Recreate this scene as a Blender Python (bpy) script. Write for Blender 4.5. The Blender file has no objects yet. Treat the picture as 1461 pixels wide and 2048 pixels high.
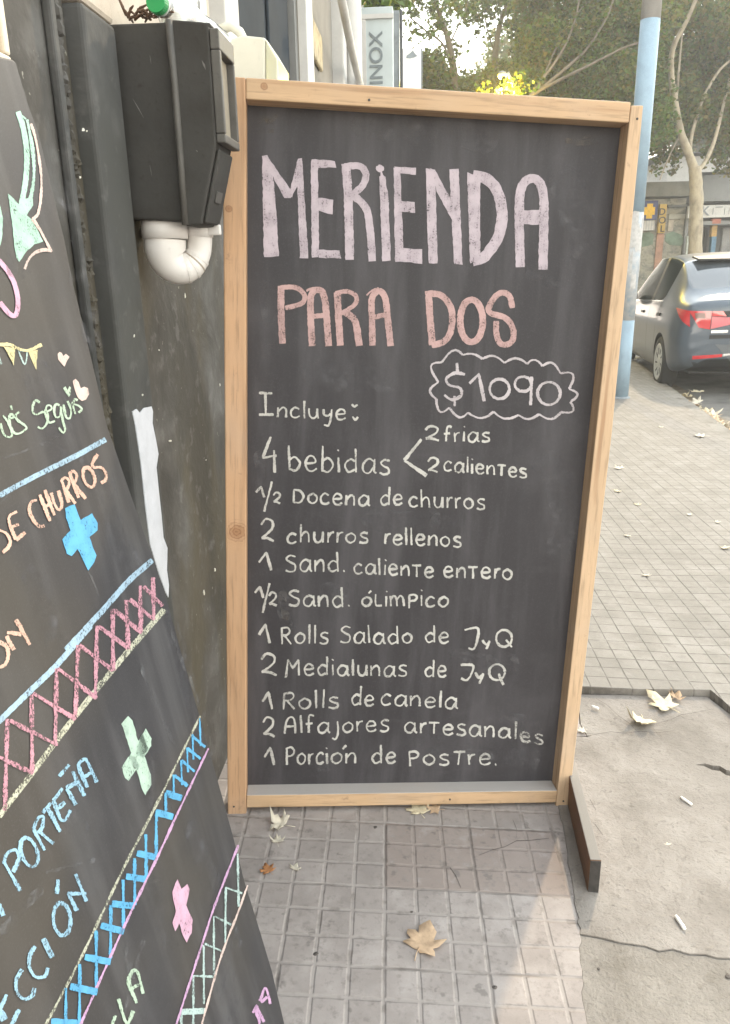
import bpy, bmesh, math, random
import numpy as np
from mathutils import Vector, Matrix
S = bpy.context.scene
COL = S.collection
R = math.radians
# ---------------------------------------------------------------- camera
W0, H0 = 1461.0, 2048.0                      # size of the photograph
FPX, PITCH, YAW, ROLL, CAMZ = 1529.36, R(17.480), R(4.755), R(-1.043), 1.275
fw = Vector((-math.sin(YAW)*math.cos(PITCH), math.cos(YAW)*math.cos(PITCH), -math.sin(PITCH)))
rt = fw.cross(Vector((0, 0, 1))).normalized(); up = rt.cross(fw)
rt, up = rt*math.cos(ROLL)+up*math.sin(ROLL), -rt*math.sin(ROLL)+up*math.cos(ROLL)
CAM = Vector((0, 0, CAMZ))
cd = bpy.data.cameras.new('camera'); cam = bpy.data.objects.new('camera', cd); COL.objects.link(cam)
cam.matrix_world = Matrix(((rt.x, up.x, -fw.x, 0), (rt.y, up.y, -fw.y, 0), (rt.z, up.z, -fw.z, CAMZ), (0, 0, 0, 1)))
cd.sensor_fit = 'VERTICAL'; cd.sensor_height = 36; cd.lens = 36*FPX/H0
cd.clip_start = 0.02; cd.clip_end = 2000
cd.dof.use_dof = False
S.camera = cam
# ---------------------------------------------------------------- sky, sun, exposure
SUN_EL, SUN_AZ = R(36), R(22)                # azimuth from +Y towards +X
w = bpy.data.worlds.new('World'); S.world = w; w.use_nodes = True
nt = w.node_tree; bgn = nt.nodes['Background']
sky = nt.nodes.new('ShaderNodeTexSky'); sky.sky_type = 'NISHITA'; sky.sun_disc = False
sky.sun_elevation = SUN_EL; sky.sun_rotation = SUN_AZ
sky.air_density = 3.0; sky.dust_density = 0.0; sky.ozone_density = 0.6
hs = nt.nodes.new('ShaderNodeHueSaturation'); hs.inputs['Saturation'].default_value = 0.3
nt.links.new(sky.outputs[0], hs.inputs['Color']); nt.links.new(hs.outputs[0], bgn.inputs['Color'])
bgn.inputs['Strength'].default_value = 0.15
sd = bpy.data.lights.new('sun', 'SUN'); sd.energy = 0.66; sd.angle = R(1.6); sd.color = (1.0, 0.80, 0.54)
sun = bpy.data.objects.new('sun', sd); COL.objects.link(sun)
sdir = Vector((math.sin(SUN_AZ)*math.cos(SUN_EL), math.cos(SUN_AZ)*math.cos(SUN_EL), math.sin(SUN_EL)))
sun.rotation_euler = sdir.to_track_quat('Z', 'Y').to_euler(); sun.location = (3, 6, 9)
S.view_settings.view_transform = 'Standard'; S.view_settings.look = 'None'
S.view_settings.gamma = 1; S.view_settings.exposure = 2.25
S.cycles.max_bounces = 8; S.cycles.transparent_max_bounces = 24

# ---------------------------------------------------------------- geometry helpers
def ray(px, py): return fw + rt*((px-W0/2)/FPX) - up*((py-H0/2)/FPX)
def hit(px, py, n, k):
    d = ray(px, py); return CAM + d*((k-n.dot(CAM))/n.dot(d))
def atY(px, py, Y): return hit(px, py, Vector((0, 1, 0)), Y)
def atX(px, py, X): return hit(px, py, Vector((1, 0, 0)), X)
GS = 0.0504
def zg(x): return -GS*max(-1.0, min(x, 1.0))
def atG(px, py, dz=0.0):
    p = hit(px, py, Vector((GS, 0, 1)), dz)
    return p if p.x <= 1.0 else hit(px, py, Vector((0, 0, 1)), -GS+dz)
class MB:
    """collects shapes and links them as ONE mesh object"""
    def __init__(s): s.v = []; s.f = []; s.m = []
    def add(s, vs, fs, mi=0):
        b = len(s.v); s.v += [tuple(v) for v in vs]
        for f in fs: s.f.append(tuple(b+i for i in f)); s.m.append(mi)
        return s
    def box(s, lo, hi, mi=0, M=None):
        x0, y0, z0 = lo; x1, y1, z1 = hi
        vs = [Vector(p) for p in ((x0,y0,z0),(x1,y0,z0),(x1,y1,z0),(x0,y1,z0),(x0,y0,z1),(x1,y0,z1),(x1,y1,z1),(x0,y1,z1))]
        if M: vs = [M@v for v in vs]
        return s.add(vs, ((0,3,2,1),(4,5,6,7),(0,1,5,4),(1,2,6,5),(2,3,7,6),(3,0,4,7)), mi)
    def prism(s, pts, ext, mi=0):
        """closed polygon of 3-D points extruded by a vector"""
        n = len(pts); ext = Vector(ext); a = [Vector(p) for p in pts]; b = [p+ext for p in a]
        return s.add(a+b, [tuple(range(n-1,-1,-1)), tuple(range(n,2*n))]+[(i,(i+1)%n,n+(i+1)%n,n+i) for i in range(n)], mi)
    def tube(s, path, rad, seg=10, mi=0, cap=True):
        path = [Vector(p) for p in path]; n = len(path)
        if not hasattr(rad, '__len__'): rad = [rad]*n
        vs = []; ref = Vector((0.31, 0.17, 0.93))
        for i, p in enumerate(path):
            t = (path[min(i+1,n-1)]-path[max(i-1,0)]).normalized()
            if abs(t.dot(ref)) > .97: ref = Vector((0.9, 0.3, 0.1))
            a = (ref-t*ref.dot(t)).normalized(); b = t.cross(a); ref = a
            for k in range(seg):
                th = 2*math.pi*k/seg; vs.append(p+(a*math.cos(th)+b*math.sin(th))*rad[i])
        fs = [(i*seg+k, i*seg+(k+1)%seg, (i+1)*seg+(k+1)%seg, (i+1)*seg+k) for i in range(n-1) for k in range(seg)]
        if cap: fs += [tuple(range(seg-1,-1,-1)), tuple(range((n-1)*seg, n*seg))]
        return s.add(vs, fs, mi)
    def lathe(s, prof, c, ax, seg=24, mi=0):
        """profile of (radius, height) turned about an axis through c"""
        ax = Vector(ax).normalized(); a = ax.orthogonal().normalized(); b = ax.cross(a); c = Vector(c); vs = []
        for r_, h_ in prof:
            for k in range(seg):
                th = 2*math.pi*k/seg; vs.append(c+ax*h_+(a*math.cos(th)+b*math.sin(th))*r_)
        n = len(prof)
        fs = [(i*seg+k, i*seg+(k+1)%seg, (i+1)*seg+(k+1)%seg, (i+1)*seg+k) for i in range(n-1) for k in range(seg)]
        fs += [tuple(range(seg-1,-1,-1)), tuple(range((n-1)*seg, n*seg))]
        return s.add(vs, fs, mi)
    def build(s, name, mats, parent=None, smooth=False, bevel=0, seg=2, local=None):
        me = bpy.data.meshes.new(name); me.from_pydata([tuple(v) for v in s.v], [], s.f)
        if not isinstance(mats, (list, tuple)): mats = [mats]
        for m_ in mats: me.materials.append(m_)
        me.polygons.foreach_set('material_index', s.m)
        if smooth: me.polygons.foreach_set('use_smooth', [True]*len(s.f))
        o = bpy.data.objects.new(name, me); COL.objects.link(o)
        if parent is not None:
            o.parent = parent
            if local is None: o.matrix_parent_inverse = parent.matrix_world.inverted()
        if bevel:
            b = o.modifiers.new('bevel', 'BEVEL'); b.width = bevel; b.segments = seg; b.limit_method = 'ANGLE'; b.angle_limit = R(40)
        return o
def tag(o, label=None, cat=None, group=None, kind=None):
    if label: o['label'] = label
    if cat: o['category'] = cat
    if group: o['group'] = group
    if kind: o['kind'] = kind
    return o
def thing(name, label, cat, loc, group=None, M=None):
    o = bpy.data.objects.new(name, None); COL.objects.link(o); o.empty_display_size = .05
    if M is not None: o.matrix_world = M
    else: o.matrix_world = Matrix.Translation(Vector(loc))
    return tag(o, label, cat, group)
# ---------------------------------------------------------------- materials
class NT:
    def __init__(s, name):
        s.m = bpy.data.materials.new(name); s.m.use_nodes = True; s.t = s.m.node_tree; s.b = s.t.nodes['Principled BSDF']
        s.out = s.t.nodes['Material Output']
    def n(s, t, **kw):
        x = s.t.nodes.new(t)
        for k, v in kw.items():
            if k.startswith('i_'): x.inputs[k[2:].replace('_', ' ')].default_value = v
            else: setattr(x, k, v)
        return x
    def l(s, a, b): s.t.links.new(a, b)
    def co(s, scale=(1,1,1), kind='Object'):
        tc = s.n('ShaderNodeTexCoord'); mp = s.n('ShaderNodeMapping'); mp.inputs['Scale'].default_value = scale
        s.l(tc.outputs[kind], mp.inputs['Vector']); return mp.outputs[0]
    def noise(s, v, scale, detail=4, rough=.55, dist=0):
        x = s.n('ShaderNodeTexNoise'); x.inputs['Scale'].default_value = scale; x.inputs['Detail'].default_value = detail
        x.inputs['Roughness'].default_value = rough; x.inputs['Distortion'].default_value = dist
        s.l(v, x.inputs['Vector']); return x.outputs['Fac']
    def ramp(s, f, stops):
        x = s.n('ShaderNodeValToRGB'); e = x.color_ramp.elements
        while len(e) < len(stops): e.new(.5)
        for k, (p, c) in enumerate(stops): e[k].position = p; e[k].color = (*c, 1) if len(c) == 3 else c
        s.l(f, x.inputs[0]); return x.outputs[0]
    def sm(s, f, a, b):
        x = s.n('ShaderNodeMapRange', interpolation_type='SMOOTHSTEP'); s.l(f, x.inputs[0])
        x.inputs[1].default_value = a; x.inputs[2].default_value = b; return x.outputs[0]
    def math(s, op, a, b=None, c=None):
        x = s.n('ShaderNodeMath', operation=op)
        for k, v in enumerate((a, b, c)):
            if v is None: continue
            if isinstance(v, (int, float)): x.inputs[k].default_value = v
            else: s.l(v, x.inputs[k])
        return x.outputs[0]
    def mix(s, f, a, b, mode='MIX'):
        x = s.n('ShaderNodeMix', data_type='RGBA', blend_type=mode)
        for sock, v in ((x.inputs[0], f), (x.inputs[6], a), (x.inputs[7], b)):
            if isinstance(v, (int, float)): sock.default_value = v
            elif isinstance(v, tuple): sock.default_value = (*v, 1)
            else: s.l(v, sock)
        return x.outputs[2]
    def bump(s, h, strength=.3, dist=.01, prev=None):
        x = s.n('ShaderNodeBump'); x.inputs['Strength'].default_value = strength; x.inputs['Distance'].default_value = dist
        s.l(h, x.inputs['Height'])
        if prev is not None: s.l(prev, x.inputs['Normal'])
        s.l(x.outputs[0], s.b.inputs['Normal']); return x.outputs[0]
    def col(s, c): s.l(c, s.b.inputs['Base Color'])
    def set(s, rough=.6, metal=0, spec=.5):
        s.b.inputs['Roughness'].default_value = rough; s.b.inputs['Metallic'].default_value = metal
        s.b.inputs['Specular IOR Level'].default_value = spec; return s
def paint(name, c, rough=.5, var=.25, scale=14, metal=0, bump=.06, spec=.5, stretch=(1,1,1), c2=None):
    """plain surface with blotchy wear"""
    n = NT(name).set(rough, metal, spec); v = n.co(stretch)
    f = n.noise(v, scale, 6, .62); g = n.noise(v, scale*9, 3, .6)
    c2 = c2 or tuple(x*(1-var) for x in c); c3 = tuple(min(1, x*(1+var*.6)) for x in c)
    k = n.ramp(f, [(.3, c2), (.52, c), (.75, c3)])
    k = n.mix(n.sm(g, .58, .8), k, c2); n.col(k); n.bump(g, bump, .004)
    return n.m
def emit(name, c, e):
    n = NT(name); n.b.inputs['Base Color'].default_value = (*c, 1)
    n.b.inputs['Emission Color'].default_value = (*c, 1); n.b.inputs['Emission Strength'].default_value = e; return n.m
def wood(name, axis, base=(.48,.295,.172), dark=(.29,.15,.075), knots=(), dust=None):
    n = NT(name).set(.62, 0, .3)
    sc = [9.0, 9.0, 9.0]; sc[axis] = .55
    v = n.co(tuple(sc)); f = n.noise(v, 3.2, 5, .55, .6); g = n.noise(v, 16, 4, .6)
    k = n.ramp(f, [(.28, dark), (.42, base), (.6, tuple(min(1, x*1.13) for x in base)), (.78, tuple(x*.86 for x in base))])
    k = n.mix(n.math('MULTIPLY', n.sm(g, .50, .68), .6), k, tuple(x*.6 for x in base))
    u = n.co()
    for (p, r_) in knots:
        x = n.n('ShaderNodeVectorMath', operation='DISTANCE'); n.l(u, x.inputs[0]); x.inputs[1].default_value = p
        d = n.math('ADD', x.outputs['Value'], n.math('MULTIPLY', n.noise(u, 90, 4), r_*.9))
        k = n.mix(n.math('MULTIPLY', n.sm(d, r_*1.9, r_*.8), .6), k, (.26,.11,.045)); k = n.mix(n.math('MULTIPLY', n.sm(n.math('SINE', n.math('MULTIPLY', d, 900.0)), .2, .9), n.math('MULTIPLY', n.sm(d, r_*2.4, r_*1.2), .5)), k, (.17,.07,.03))
    if dust is not None:
        sx = n.n('ShaderNodeSeparateXYZ'); tc = n.n('ShaderNodeNewGeometry'); n.l(tc.outputs['Normal'], sx.inputs[0])
        m_ = n.sm(n.math('ADD', sx.outputs[2], n.math('MULTIPLY', n.math('SUBTRACT', n.noise(u, 40, 4), .5), .5)), .5, .95)
        k = n.mix(m_, k, dust)
    w_ = n.noise(u, 4, 3); k = n.mix(n.math('MULTIPLY', n.sm(w_, .45, .75), .35), k, (.47,.37,.29)); k = n.mix(n.math('MULTIPLY', n.sm(n.noise(n.co((1,1,1)), 23, 4, .7), .62, .72), .45), k, (.17,.11,.075)); k = n.mix(n.math('MULTIPLY', n.sm(n.noise(u, 11, 5, .65), .55, .75), .3), k, tuple(x*.6 for x in base))
    n.col(k); n.bump(g, .12, .002); return n.m
def board_mat(name, base, smear, warm=None):
    n = NT(name).set(.62, 0, .35)
    v = n.co(); vs = n.co((9, 9, 1.2)); vh = n.co((1.6, 1.6, 7))
    a = n.noise(vs, 1.7, 5, .6, .3); b = n.noise(v, 3.1, 6, .62); c = n.noise(vh, 2.2, 4, .6); g = n.noise(v, 420, 2, .6)
    k = n.mix(n.math('MULTIPLY', n.sm(a, .40, .72), .75), base, smear)
    k = n.mix(n.math('MULTIPLY', n.sm(b, .5, .8), .5), k, tuple(x*1.15 for x in smear))
    k = n.mix(n.math('MULTIPLY', n.sm(c, .6, .85), .3), k, tuple(x*1.3 for x in smear))
    if warm: k = n.mix(n.math('MULTIPLY', n.sm(n.noise(v, 1.9, 3), .42, .62), .8), k, warm)
    k = n.mix(n.math('MULTIPLY', n.sm(g, .5, .8), .22), k, tuple(x*1.6 for x in smear))
    n.col(k); n.bump(n.noise(v, 90, 3), .05, .002); return n.m
def chalk(name, c, cover=.40, grain=330, streak=None, soft=.22, gain=.74):
    """powdery strokes: the board shows through in grains"""
    c = tuple(x*gain for x in c); n = NT(name).set(.95, 0, .05); v = n.co(); g = n.noise(v, grain, 3, .65); b = n.noise(v, 38, 3)
    h = n.math('ADD', n.math('MULTIPLY', g, .72), n.math('MULTIPLY', b, .38))
    if streak:
        h = n.math('ADD', n.math('MULTIPLY', h, .7), n.math('MULTIPLY', n.noise(n.co(streak), 30, 3), .32))
    al = n.sm(h, cover-.04, cover-.04+soft)
    n.col(n.mix(n.sm(b, .35, .7), tuple(x*.82 for x in c), c))
    tr = n.n('ShaderNodeBsdfTransparent'); mx = n.n('ShaderNodeMixShader')
    n.l(al, mx.inputs[0]); n.l(tr.outputs[0], mx.inputs[1]); n.l(n.b.outputs[0], mx.inputs[2]); n.l(mx.outputs[0], n.out.inputs[0])
    return n.m
def tile_mat(name, base, light, groove, dark, cell=.2/3, odd=None, gw=.085, stain=.5):
    n = NT(name).set(.75, 0, .3); u = n.co((1/cell, 1/cell, 1))
    wob = n.noise(n.co(), 22, 3)
    sp = n.n('ShaderNodeSeparateXYZ'); n.l(u, sp.inputs[0])
    ws = n.math('MULTIPLY', n.math('SUBTRACT', wob, .5), .07)
    X = n.math('ADD', sp.outputs[0], ws); Y = n.math('ADD', sp.outputs[1], ws)
    def edge(c, per): # distance to the nearest line, in cells
        f = n.math('FRACT', n.math('DIVIDE', c, per)); return n.math('MULTIPLY', n.math('SUBTRACT', .5, n.math('ABSOLUTE', n.math('SUBTRACT', f, .5))), per)
    d = n.math('MINIMUM', edge(X, 1.0), edge(Y, 1.0)); D = n.math('MINIMUM', edge(X, 3.0), edge(Y, 3.0))
    gm = n.sm(d, gw, gw*.35); jm = n.math('MULTIPLY', n.sm(D, .05, .012), n.sm(n.noise(n.co(), 5, 3), .42, .6))
    def cellrand(per):
        cx = n.n('ShaderNodeCombineXYZ'); n.l(n.math('FLOOR', n.math('DIVIDE', X, per)), cx.inputs[0]); n.l(n.math('FLOOR', n.math('DIVIDE', Y, per)), cx.inputs[1])
        wn = n.n('ShaderNodeTexWhiteNoise', noise_dimensions='2D'); n.l(cx.outputs[0], wn.inputs['Vector']); return wn.outputs['Value']
    v = n.co(); a = n.noise(v, 9, 6, .65); b = n.noise(v, 60, 4, .65); s_ = n.noise(v, 260, 2)
    k = n.ramp(a, [(.3, tuple(x*.82 for x in base)), (.5, base), (.72, light)])
    k = n.mix(n.math('MULTIPLY', n.sm(cellrand(1.0), .45, 1.0), .30), k, light)
    k = n.mix(n.math('MULTIPLY', n.sm(cellrand(3.0), .5, 1.0), .35), k, tuple(x*.78 for x in base))
    if odd:
        (i0, j0), oc = odd
        q = n.math('MULTIPLY', n.math('COMPARE', n.math('FLOOR', n.math('DIVIDE', X, 3.0)), i0+.5, .6), n.math('COMPARE', n.math('FLOOR', n.math('DIVIDE', Y, 3.0)), float(j0), .1))
        k = n.mix(n.math('MULTIPLY', q, .75), k, oc); groove = n.mix(n.math('MULTIPLY', q, .7), groove, oc)
    k = n.mix(n.math('MULTIPLY', n.sm(b, .50, .72), stain), k, tuple(x*.66 for x in base)); k = n.mix(n.math('MULTIPLY', n.sm(n.noise(v, 24, 3, .6), .63, .70), stain), k, tuple(x*.55 for x in base)); k = n.mix(n.math('MULTIPLY', n.sm(n.noise(v, 15, 5, .7), .56, .70), .5), k, light)
    k = n.mix(n.math('MULTIPLY', n.sm(s_, .6, .8), .35), k, tuple(x*.55 for x in base))
    k = n.mix(n.math('MULTIPLY', gm, n.sm(n.noise(v, 34, 4), .25, .6)), k, groove)
    k = n.mix(n.math('MULTIPLY', n.sm(d, gw*1.15, gw*.8), n.math('MULTIPLY', n.sm(n.noise(v, 28, 3), .5, .7), .6)), k, dark)
    k = n.mix(n.math('MULTIPLY', jm, .75), k, dark)
    n.col(k)
    n.bump(n.math('ADD', n.math('MULTIPLY', n.math('SUBTRACT', 1.0, gm), .8), n.math('ADD', n.math('MULTIPLY', b, .35), n.math('MULTIPLY', n.math('SUBTRACT', 1.0, jm), .5))), .55, .004)
    return n.m
def concrete(name, base, light, dark, scale=5, rough=.85, gr=.75):
    n = NT(name).set(rough, 0, .3); v = n.co(); a = n.noise(v, scale, 7, .62, .3); b = n.noise(v, scale*8, 5, .62, .6); s_ = n.noise(v, 190, 3, .6); t = n.noise(n.co((1, 2.2, 1)), scale*3.1, 4, .6, 1.2)
    k = n.ramp(a, [(.3, dark), (.47, base), (.68, light)])
    k = n.mix(n.math('MULTIPLY', n.sm(b, .55, .75), gr), k, dark)
    k = n.mix(n.math('MULTIPLY', n.sm(t, .6, .78), gr*.8), k, tuple(x*.72 for x in dark))
    k = n.mix(n.math('MULTIPLY', n.sm(s_, .56, .75), .5), k, tuple(x*.6 for x in dark)); k = n.mix(n.math('MULTIPLY', n.sm(n.noise(n.co((1,1.6,1)), 46, 4, .7, .8), .60, .70), .55), k, tuple(x*.55 for x in dark)); k = n.mix(n.math('MULTIPLY', n.sm(n.noise(v, 1.7, 4, .6, .5), .5, .7), .4), k, tuple(x*.85 for x in dark))
    k = n.mix(n.math('MULTIPLY', n.sm(s_, .40, .25), .25), k, light)
    n.col(k); p = n.bump(b, .6, .008); n.bump(s_, .5, .003, p); return n.m
def leafmat(name, c, trans=.35, rough=.55):
    n = NT(name).set(rough, 0, .35)
    oi = n.n('ShaderNodeNewGeometry'); r_ = oi.outputs['Random Per Island']
    k = n.ramp(r_, [(0, tuple(x*.72 for x in c)), (.5, c), (1, (c[0]*1.28, c[1]*1.24, c[2]*1.1))]); n.col(k)
    t = n.n('ShaderNodeBsdfTranslucent'); mx = n.n('ShaderNodeMixShader'); mx.inputs[0].default_value = trans
    n.l(k, t.inputs[0]); n.l(n.b.outputs[0], mx.inputs[1]); n.l(t.outputs[0], mx.inputs[2]); n.l(mx.outputs[0], n.out.inputs[0])
    return n.m
# ================================================================= THE SETTING
rng = random.Random(7)
TM = Matrix.Translation(Vector((-.0915, 1.5303, 0))) @ Matrix.Rotation(.0452, 4, 'Z')   # the grid of the small tiles
def sheet(name, pts, dz, thick, mat, M=None, mi_side=None, kind='structure'):
    """paving cut to an outline, following the fall of the pavement, with its real thickness"""
    bm = bmesh.new(); vs = [bm.verts.new((x, y, 0)) for x, y in pts]; bm.faces.new(vs)
    bmesh.ops.bisect_plane(bm, geom=bm.verts[:]+bm.edges[:]+bm.faces[:], plane_co=(1, 0, 0), plane_no=(1, 0, 0))
    bmesh.ops.bisect_plane(bm, geom=bm.verts[:]+bm.edges[:]+bm.faces[:], plane_co=(-1, 0, 0), plane_no=(1, 0, 0))
    for v in bm.verts: v.co.z = zg(v.co.x)+dz
    bmesh.ops.recalc_face_normals(bm, faces=bm.faces)
    if bm.faces[:] and bm.faces[0].normal.z < 0: bmesh.ops.reverse_faces(bm, faces=bm.faces)
    top = bm.faces[:]
    if thick:
        ex = bmesh.ops.extrude_face_region(bm, geom=top)
        dn = [v for v in ex['geom'] if isinstance(v, bmesh.types.BMVert)]
        for v in dn: v.co.z -= thick
        bmesh.ops.reverse_faces(bm, faces=[f for f in ex['geom'] if isinstance(f, bmesh.types.BMFace)])
        bmesh.ops.recalc_face_normals(bm, faces=bm.faces)
    me = bpy.data.meshes.new(name); 
    if M is not None: bmesh.ops.transform(bm, matrix=M.inverted(), verts=bm.verts)
    bm.to_mesh(me); bm.free(); me.materials.append(mat)
    o = bpy.data.objects.new(name, me); COL.objects.link(o)
    if M is not None: o.matrix_world = M
    o['kind'] = kind; return o
def jag(a, b, n, amp, seed):
    r_ = random.Random(seed); a = Vector(a); b = Vector(b); d = (b-a); p = Vector((-d.y, d.x)).normalized(); out = []
    for i in range(n+1):
        t = i/n; k = r_.uniform(-amp, amp) if 0 < i < n else 0
        q = a+d*t+p*k; out.append((q.x, q.y))
    return out
m_near = tile_mat('near_tiles', (.305,.268,.248), (.41,.368,.345), (.33,.295,.272), (.15,.128,.115), odd=((0, -1), (.265,.215,.19)), stain=.7)
m_far = tile_mat('far_tiles', (0.222,0.204,0.183), (0.283,0.264,0.242), (0.139,0.125,0.113), (0.082,0.073,0.062), gw=.05, stain=.25)
m_conc = concrete('patch_concrete', (0.249,0.223,0.199), (0.318,0.290,0.263), (0.180,0.159,0.138))
m_conc2 = concrete('old_concrete', (0.233,0.210,0.185), (0.293,0.267,0.237), (0.167,0.147,0.123), 7)
m_soil = concrete('soil_under', (0.230,0.196,0.162), (0.297,0.257,0.216), (0.135,0.108,0.088), 30)
m_road = concrete('asphalt', (0.150,0.143,0.131), (0.203,0.191,0.176), (0.098,0.094,0.086), 3)
m_kerb = concrete('kerb_stone', (0.238,0.221,0.198), (0.304,0.284,0.257), (0.145,0.125,0.106), 6)
ROADZ = -.10
def xk(Y): return 1.86+.10*(Y-1.2) if Y < 12 else 2.94+.13*(Y-12)        # inner line of the kerb
g = MB().add([(-150,-60,ROADZ),(300,-60,ROADZ),(300,700,ROADZ),(-150,700,ROADZ)], [(0,1,2,3)]).build('road', m_road); g['kind'] = 'structure'
# base of earth under the paving, seen only in the cracks
sheet('ground', [(-.6,.2),(xk(.2),.2),(xk(12),12),(xk(60),60),(-.6,60)], -.026, .05, m_soil)
gp = lambda x, y: (atG(x, y).x, atG(x, y).y)
CK0 = gp(1160,1869)
_e = [(.285,.2),(.292,.85),gp(1165,2000),CK0,gp(1146,1775),(.335,1.6),(.34,1.955)]
E_t = [_e[0]]
for k_ in range(len(_e)-1):
    for q_ in jag(_e[k_], _e[k_+1], 9, .0035, 40+k_)[1:]: E_t.append(q_)      # ragged edge between tiles and cement
sheet('tiled_pavement', [(-.62,.2)]+E_t+[(.47,1.965),(.462,2.03),(.475,2.12),(.49,2.2),(.49,2.208),(-.62,2.14)], 0, .022, m_near, TM)
cr = [atG(*p) for p in ((1158,1868),(1200,1876),(1240,1886),(1262,1889),(1290,1893),(1318,1903),(1345,1899),(1378,1909),(1410,1910),(1435,1917),(1470,1918))]
cr = [(p.x, p.y) for p in cr]; cr[0] = CK0
gp = lambda x, y: (atG(x, y).x, atG(x, y).y)
near_edge = [(x+.0007, y) for x, y in E_t]
slabA_back = [(xk(2)-.3,1.99),(.93,1.985),(.8,1.975),(.70,1.985),(.64,1.972),(.585,1.98),(.545,1.968),(.50,1.975),(.47,1.957),(.36,1.955)]
hole = [gp(*p) for p in ((1500,1572),(1470,1556),(1452,1551),(1440,1543),(1424,1541),(1408,1533),(1390,1531),(1410,1528),(1426,1532),(1440,1533),(1453,1541),(1470,1543),(1500,1556))]
sheet('concrete_patch', [(cr[0][0]+.0007, cr[0][1]+.001)]+[(x, y+.0010) for x, y in cr[1:]]+[(xk(1.2)-.1,1.19)]+[(xk(1.6)-.1,1.66)]+hole+[(xk(1.9)-.1,1.74)]+slabA_back+[p for p in reversed(near_edge) if p[1] > CK0[1]+.001], .002, .024, m_conc)
sheet('concrete_slab', [(.2857,.2),(xk(.2)-.1,.2),(xk(1.1)-.1,1.18)]+[(x, y-.0010) for x, y in reversed(cr)]+[p for p in reversed(near_edge) if .2 < p[1] < CK0[1]-.001], -.001, .022, m_conc2)
c3 = [(x, y+.0015) for x, y in reversed(slabA_back[1:-1])]; c3 = [p for p in c3 if p[0] > .48]
sheet('broken_concrete', [(.474,1.972)]+c3+[(1.2,1.988),(1.2,2.05),(.985,2.02),(.955,2.11),(.905,2.243),(.53,2.206),(.492,2.203),(.478,2.12),(.466,2.03)], -.003, .02, m_conc)
# the older pavement beyond stands a finger's breadth higher
far = [(-.62,2.150),(.50,2.212),(.529,2.213),(.70,2.224),(.916,2.249),(.935,2.18),(.952,2.10),(.972,2.04),(1.0,1.99),(1.25,1.97),(xk(1.9)-.02,1.95),(xk(3),3),(xk(5),5),(xk(6),6),(xk(7),7),(xk(8),8),(xk(12),12),(xk(40),40),(-.62,40)]
sheet('far_pavement', far, .020, .046, m_far, Matrix.Translation(Vector((.53, 2.215, 0))) @ Matrix.Rotation(.03, 4, 'Z'))
m_crk = concrete('crack_dirt', (.10,.085,.075), (.13,.11,.10), (.06,.05,.045), 40)
for dz_, pts in ((.0007,((958,1711),(985,1700),(1010,1694),(1033,1682),(1060,1681),(1098,1677))),(.0007,((1026,1640),(1034,1660),(1033,1676))),(.0007,((900,1735),(912,1752),(922,1776))),(.0027,((1192,1398),(1215,1412),(1236,1432),(1256,1446),(1272,1461))),(.0027,((1302,1453),(1322,1446),(1342,1441),(1362,1431),(1394,1426),(1428,1419))),(.0027,((1162,1467),(1190,1470),(1222,1465),(1250,1468),(1282,1464),(1318,1467),(1352,1462))),(.0027,((1180,1600),(1192,1622),(1190,1650),(1206,1672)))):
    vs = []; 
    for i, (x, y) in enumerate(pts):
        p = atG(x, y); wv = .0011*(.4+.6*math.sin(math.pi*(i+.5)/len(pts)))
        vs += [(p.x, p.y-wv, p.z+dz_), (p.x+.0006, p.y+wv, p.z+dz_)]
    o = MB().add(vs, [(2*i, 2*i+2, 2*i+3, 2*i+1) for i in range(len(pts)-1)]).build('pavement_crack', m_crk); o['kind'] = 'structure'
kb = [(xk(y)+.004, y) for y in (1.0,3,5,6,7,8,12,40)]+[(xk(y)+.13, y) for y in (40,12,8,7,6,5,3,1.0)]
sheet('kerb', kb, .012, .10, m_kerb)
m_gut = concrete('gutter_dirt', (0.180,0.150,0.112), (0.255,0.217,0.165), (0.098,0.075,0.053), 9, .9)
gt = [(xk(y)+.134, y) for y in (1.0,3,5,7,9,12,20)]+[(xk(y)+.30+.05*math.sin(y*3), y) for y in (20,12,10,9.3,8.6,8,7.4,6.8,6,5,3,1.0)]
o = sheet('gutter', gt, 0, 0, m_gut)
for v in o.data.vertices: v.co.z = ROADZ+.004
# ---------------------------------------------------------------- near wall, painted black
XW = -.53
def wall_mat(name, base, blot, chip=True):
    n = NT(name).set(.85, 0, .12); v = n.co(); a = n.noise(v, 5.5, 5, .6, .4); b = n.noise(v, 26, 4, .6); c = n.noise(v, 80, 2, .5); d = n.noise(n.co((1,1,.6)), 3.1, 4, .55, .3)
    k = n.ramp(a, [(.3, tuple(x*.7 for x in base)), (.5, base), (.7, blot)])
    k = n.mix(n.sm(d, .44, .60), k, (base[0]*.98, base[1]*(.91 if chip else .98), base[2]*(.74 if chip else .94)))
    k = n.mix(n.math('MULTIPLY', n.sm(n.noise(v, 2.1, 3), .5, .62), .6), k, tuple(x*.5 for x in base))
    k = n.mix(n.math('MULTIPLY', n.sm(b, .56, .72), .35), k, tuple(x*1.35 for x in blot))
    if chip: k = n.mix(n.math('MULTIPLY', n.sm(c, .745, .76), .6), k, (.32,.31,.27))
    n.col(k); p = n.bump(a, .4, .02); n.bump(b, .3, .004, p); return n.m
m_blk = wall_mat('black_wall', (.078,.074,.069), (.128,.124,.120))
m_band = wall_mat('black_jamb', (0.074,0.074,0.073), (0.115,0.112,0.108), False)
m_pale = paint('bare_plaster', (.55,.56,.60), .8, .12, 22)
m_beige = paint('reflected_light_beige', (.40,.345,.285), .8, .2, 16)  # beige paints in the light reflected on the upper wall
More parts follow.
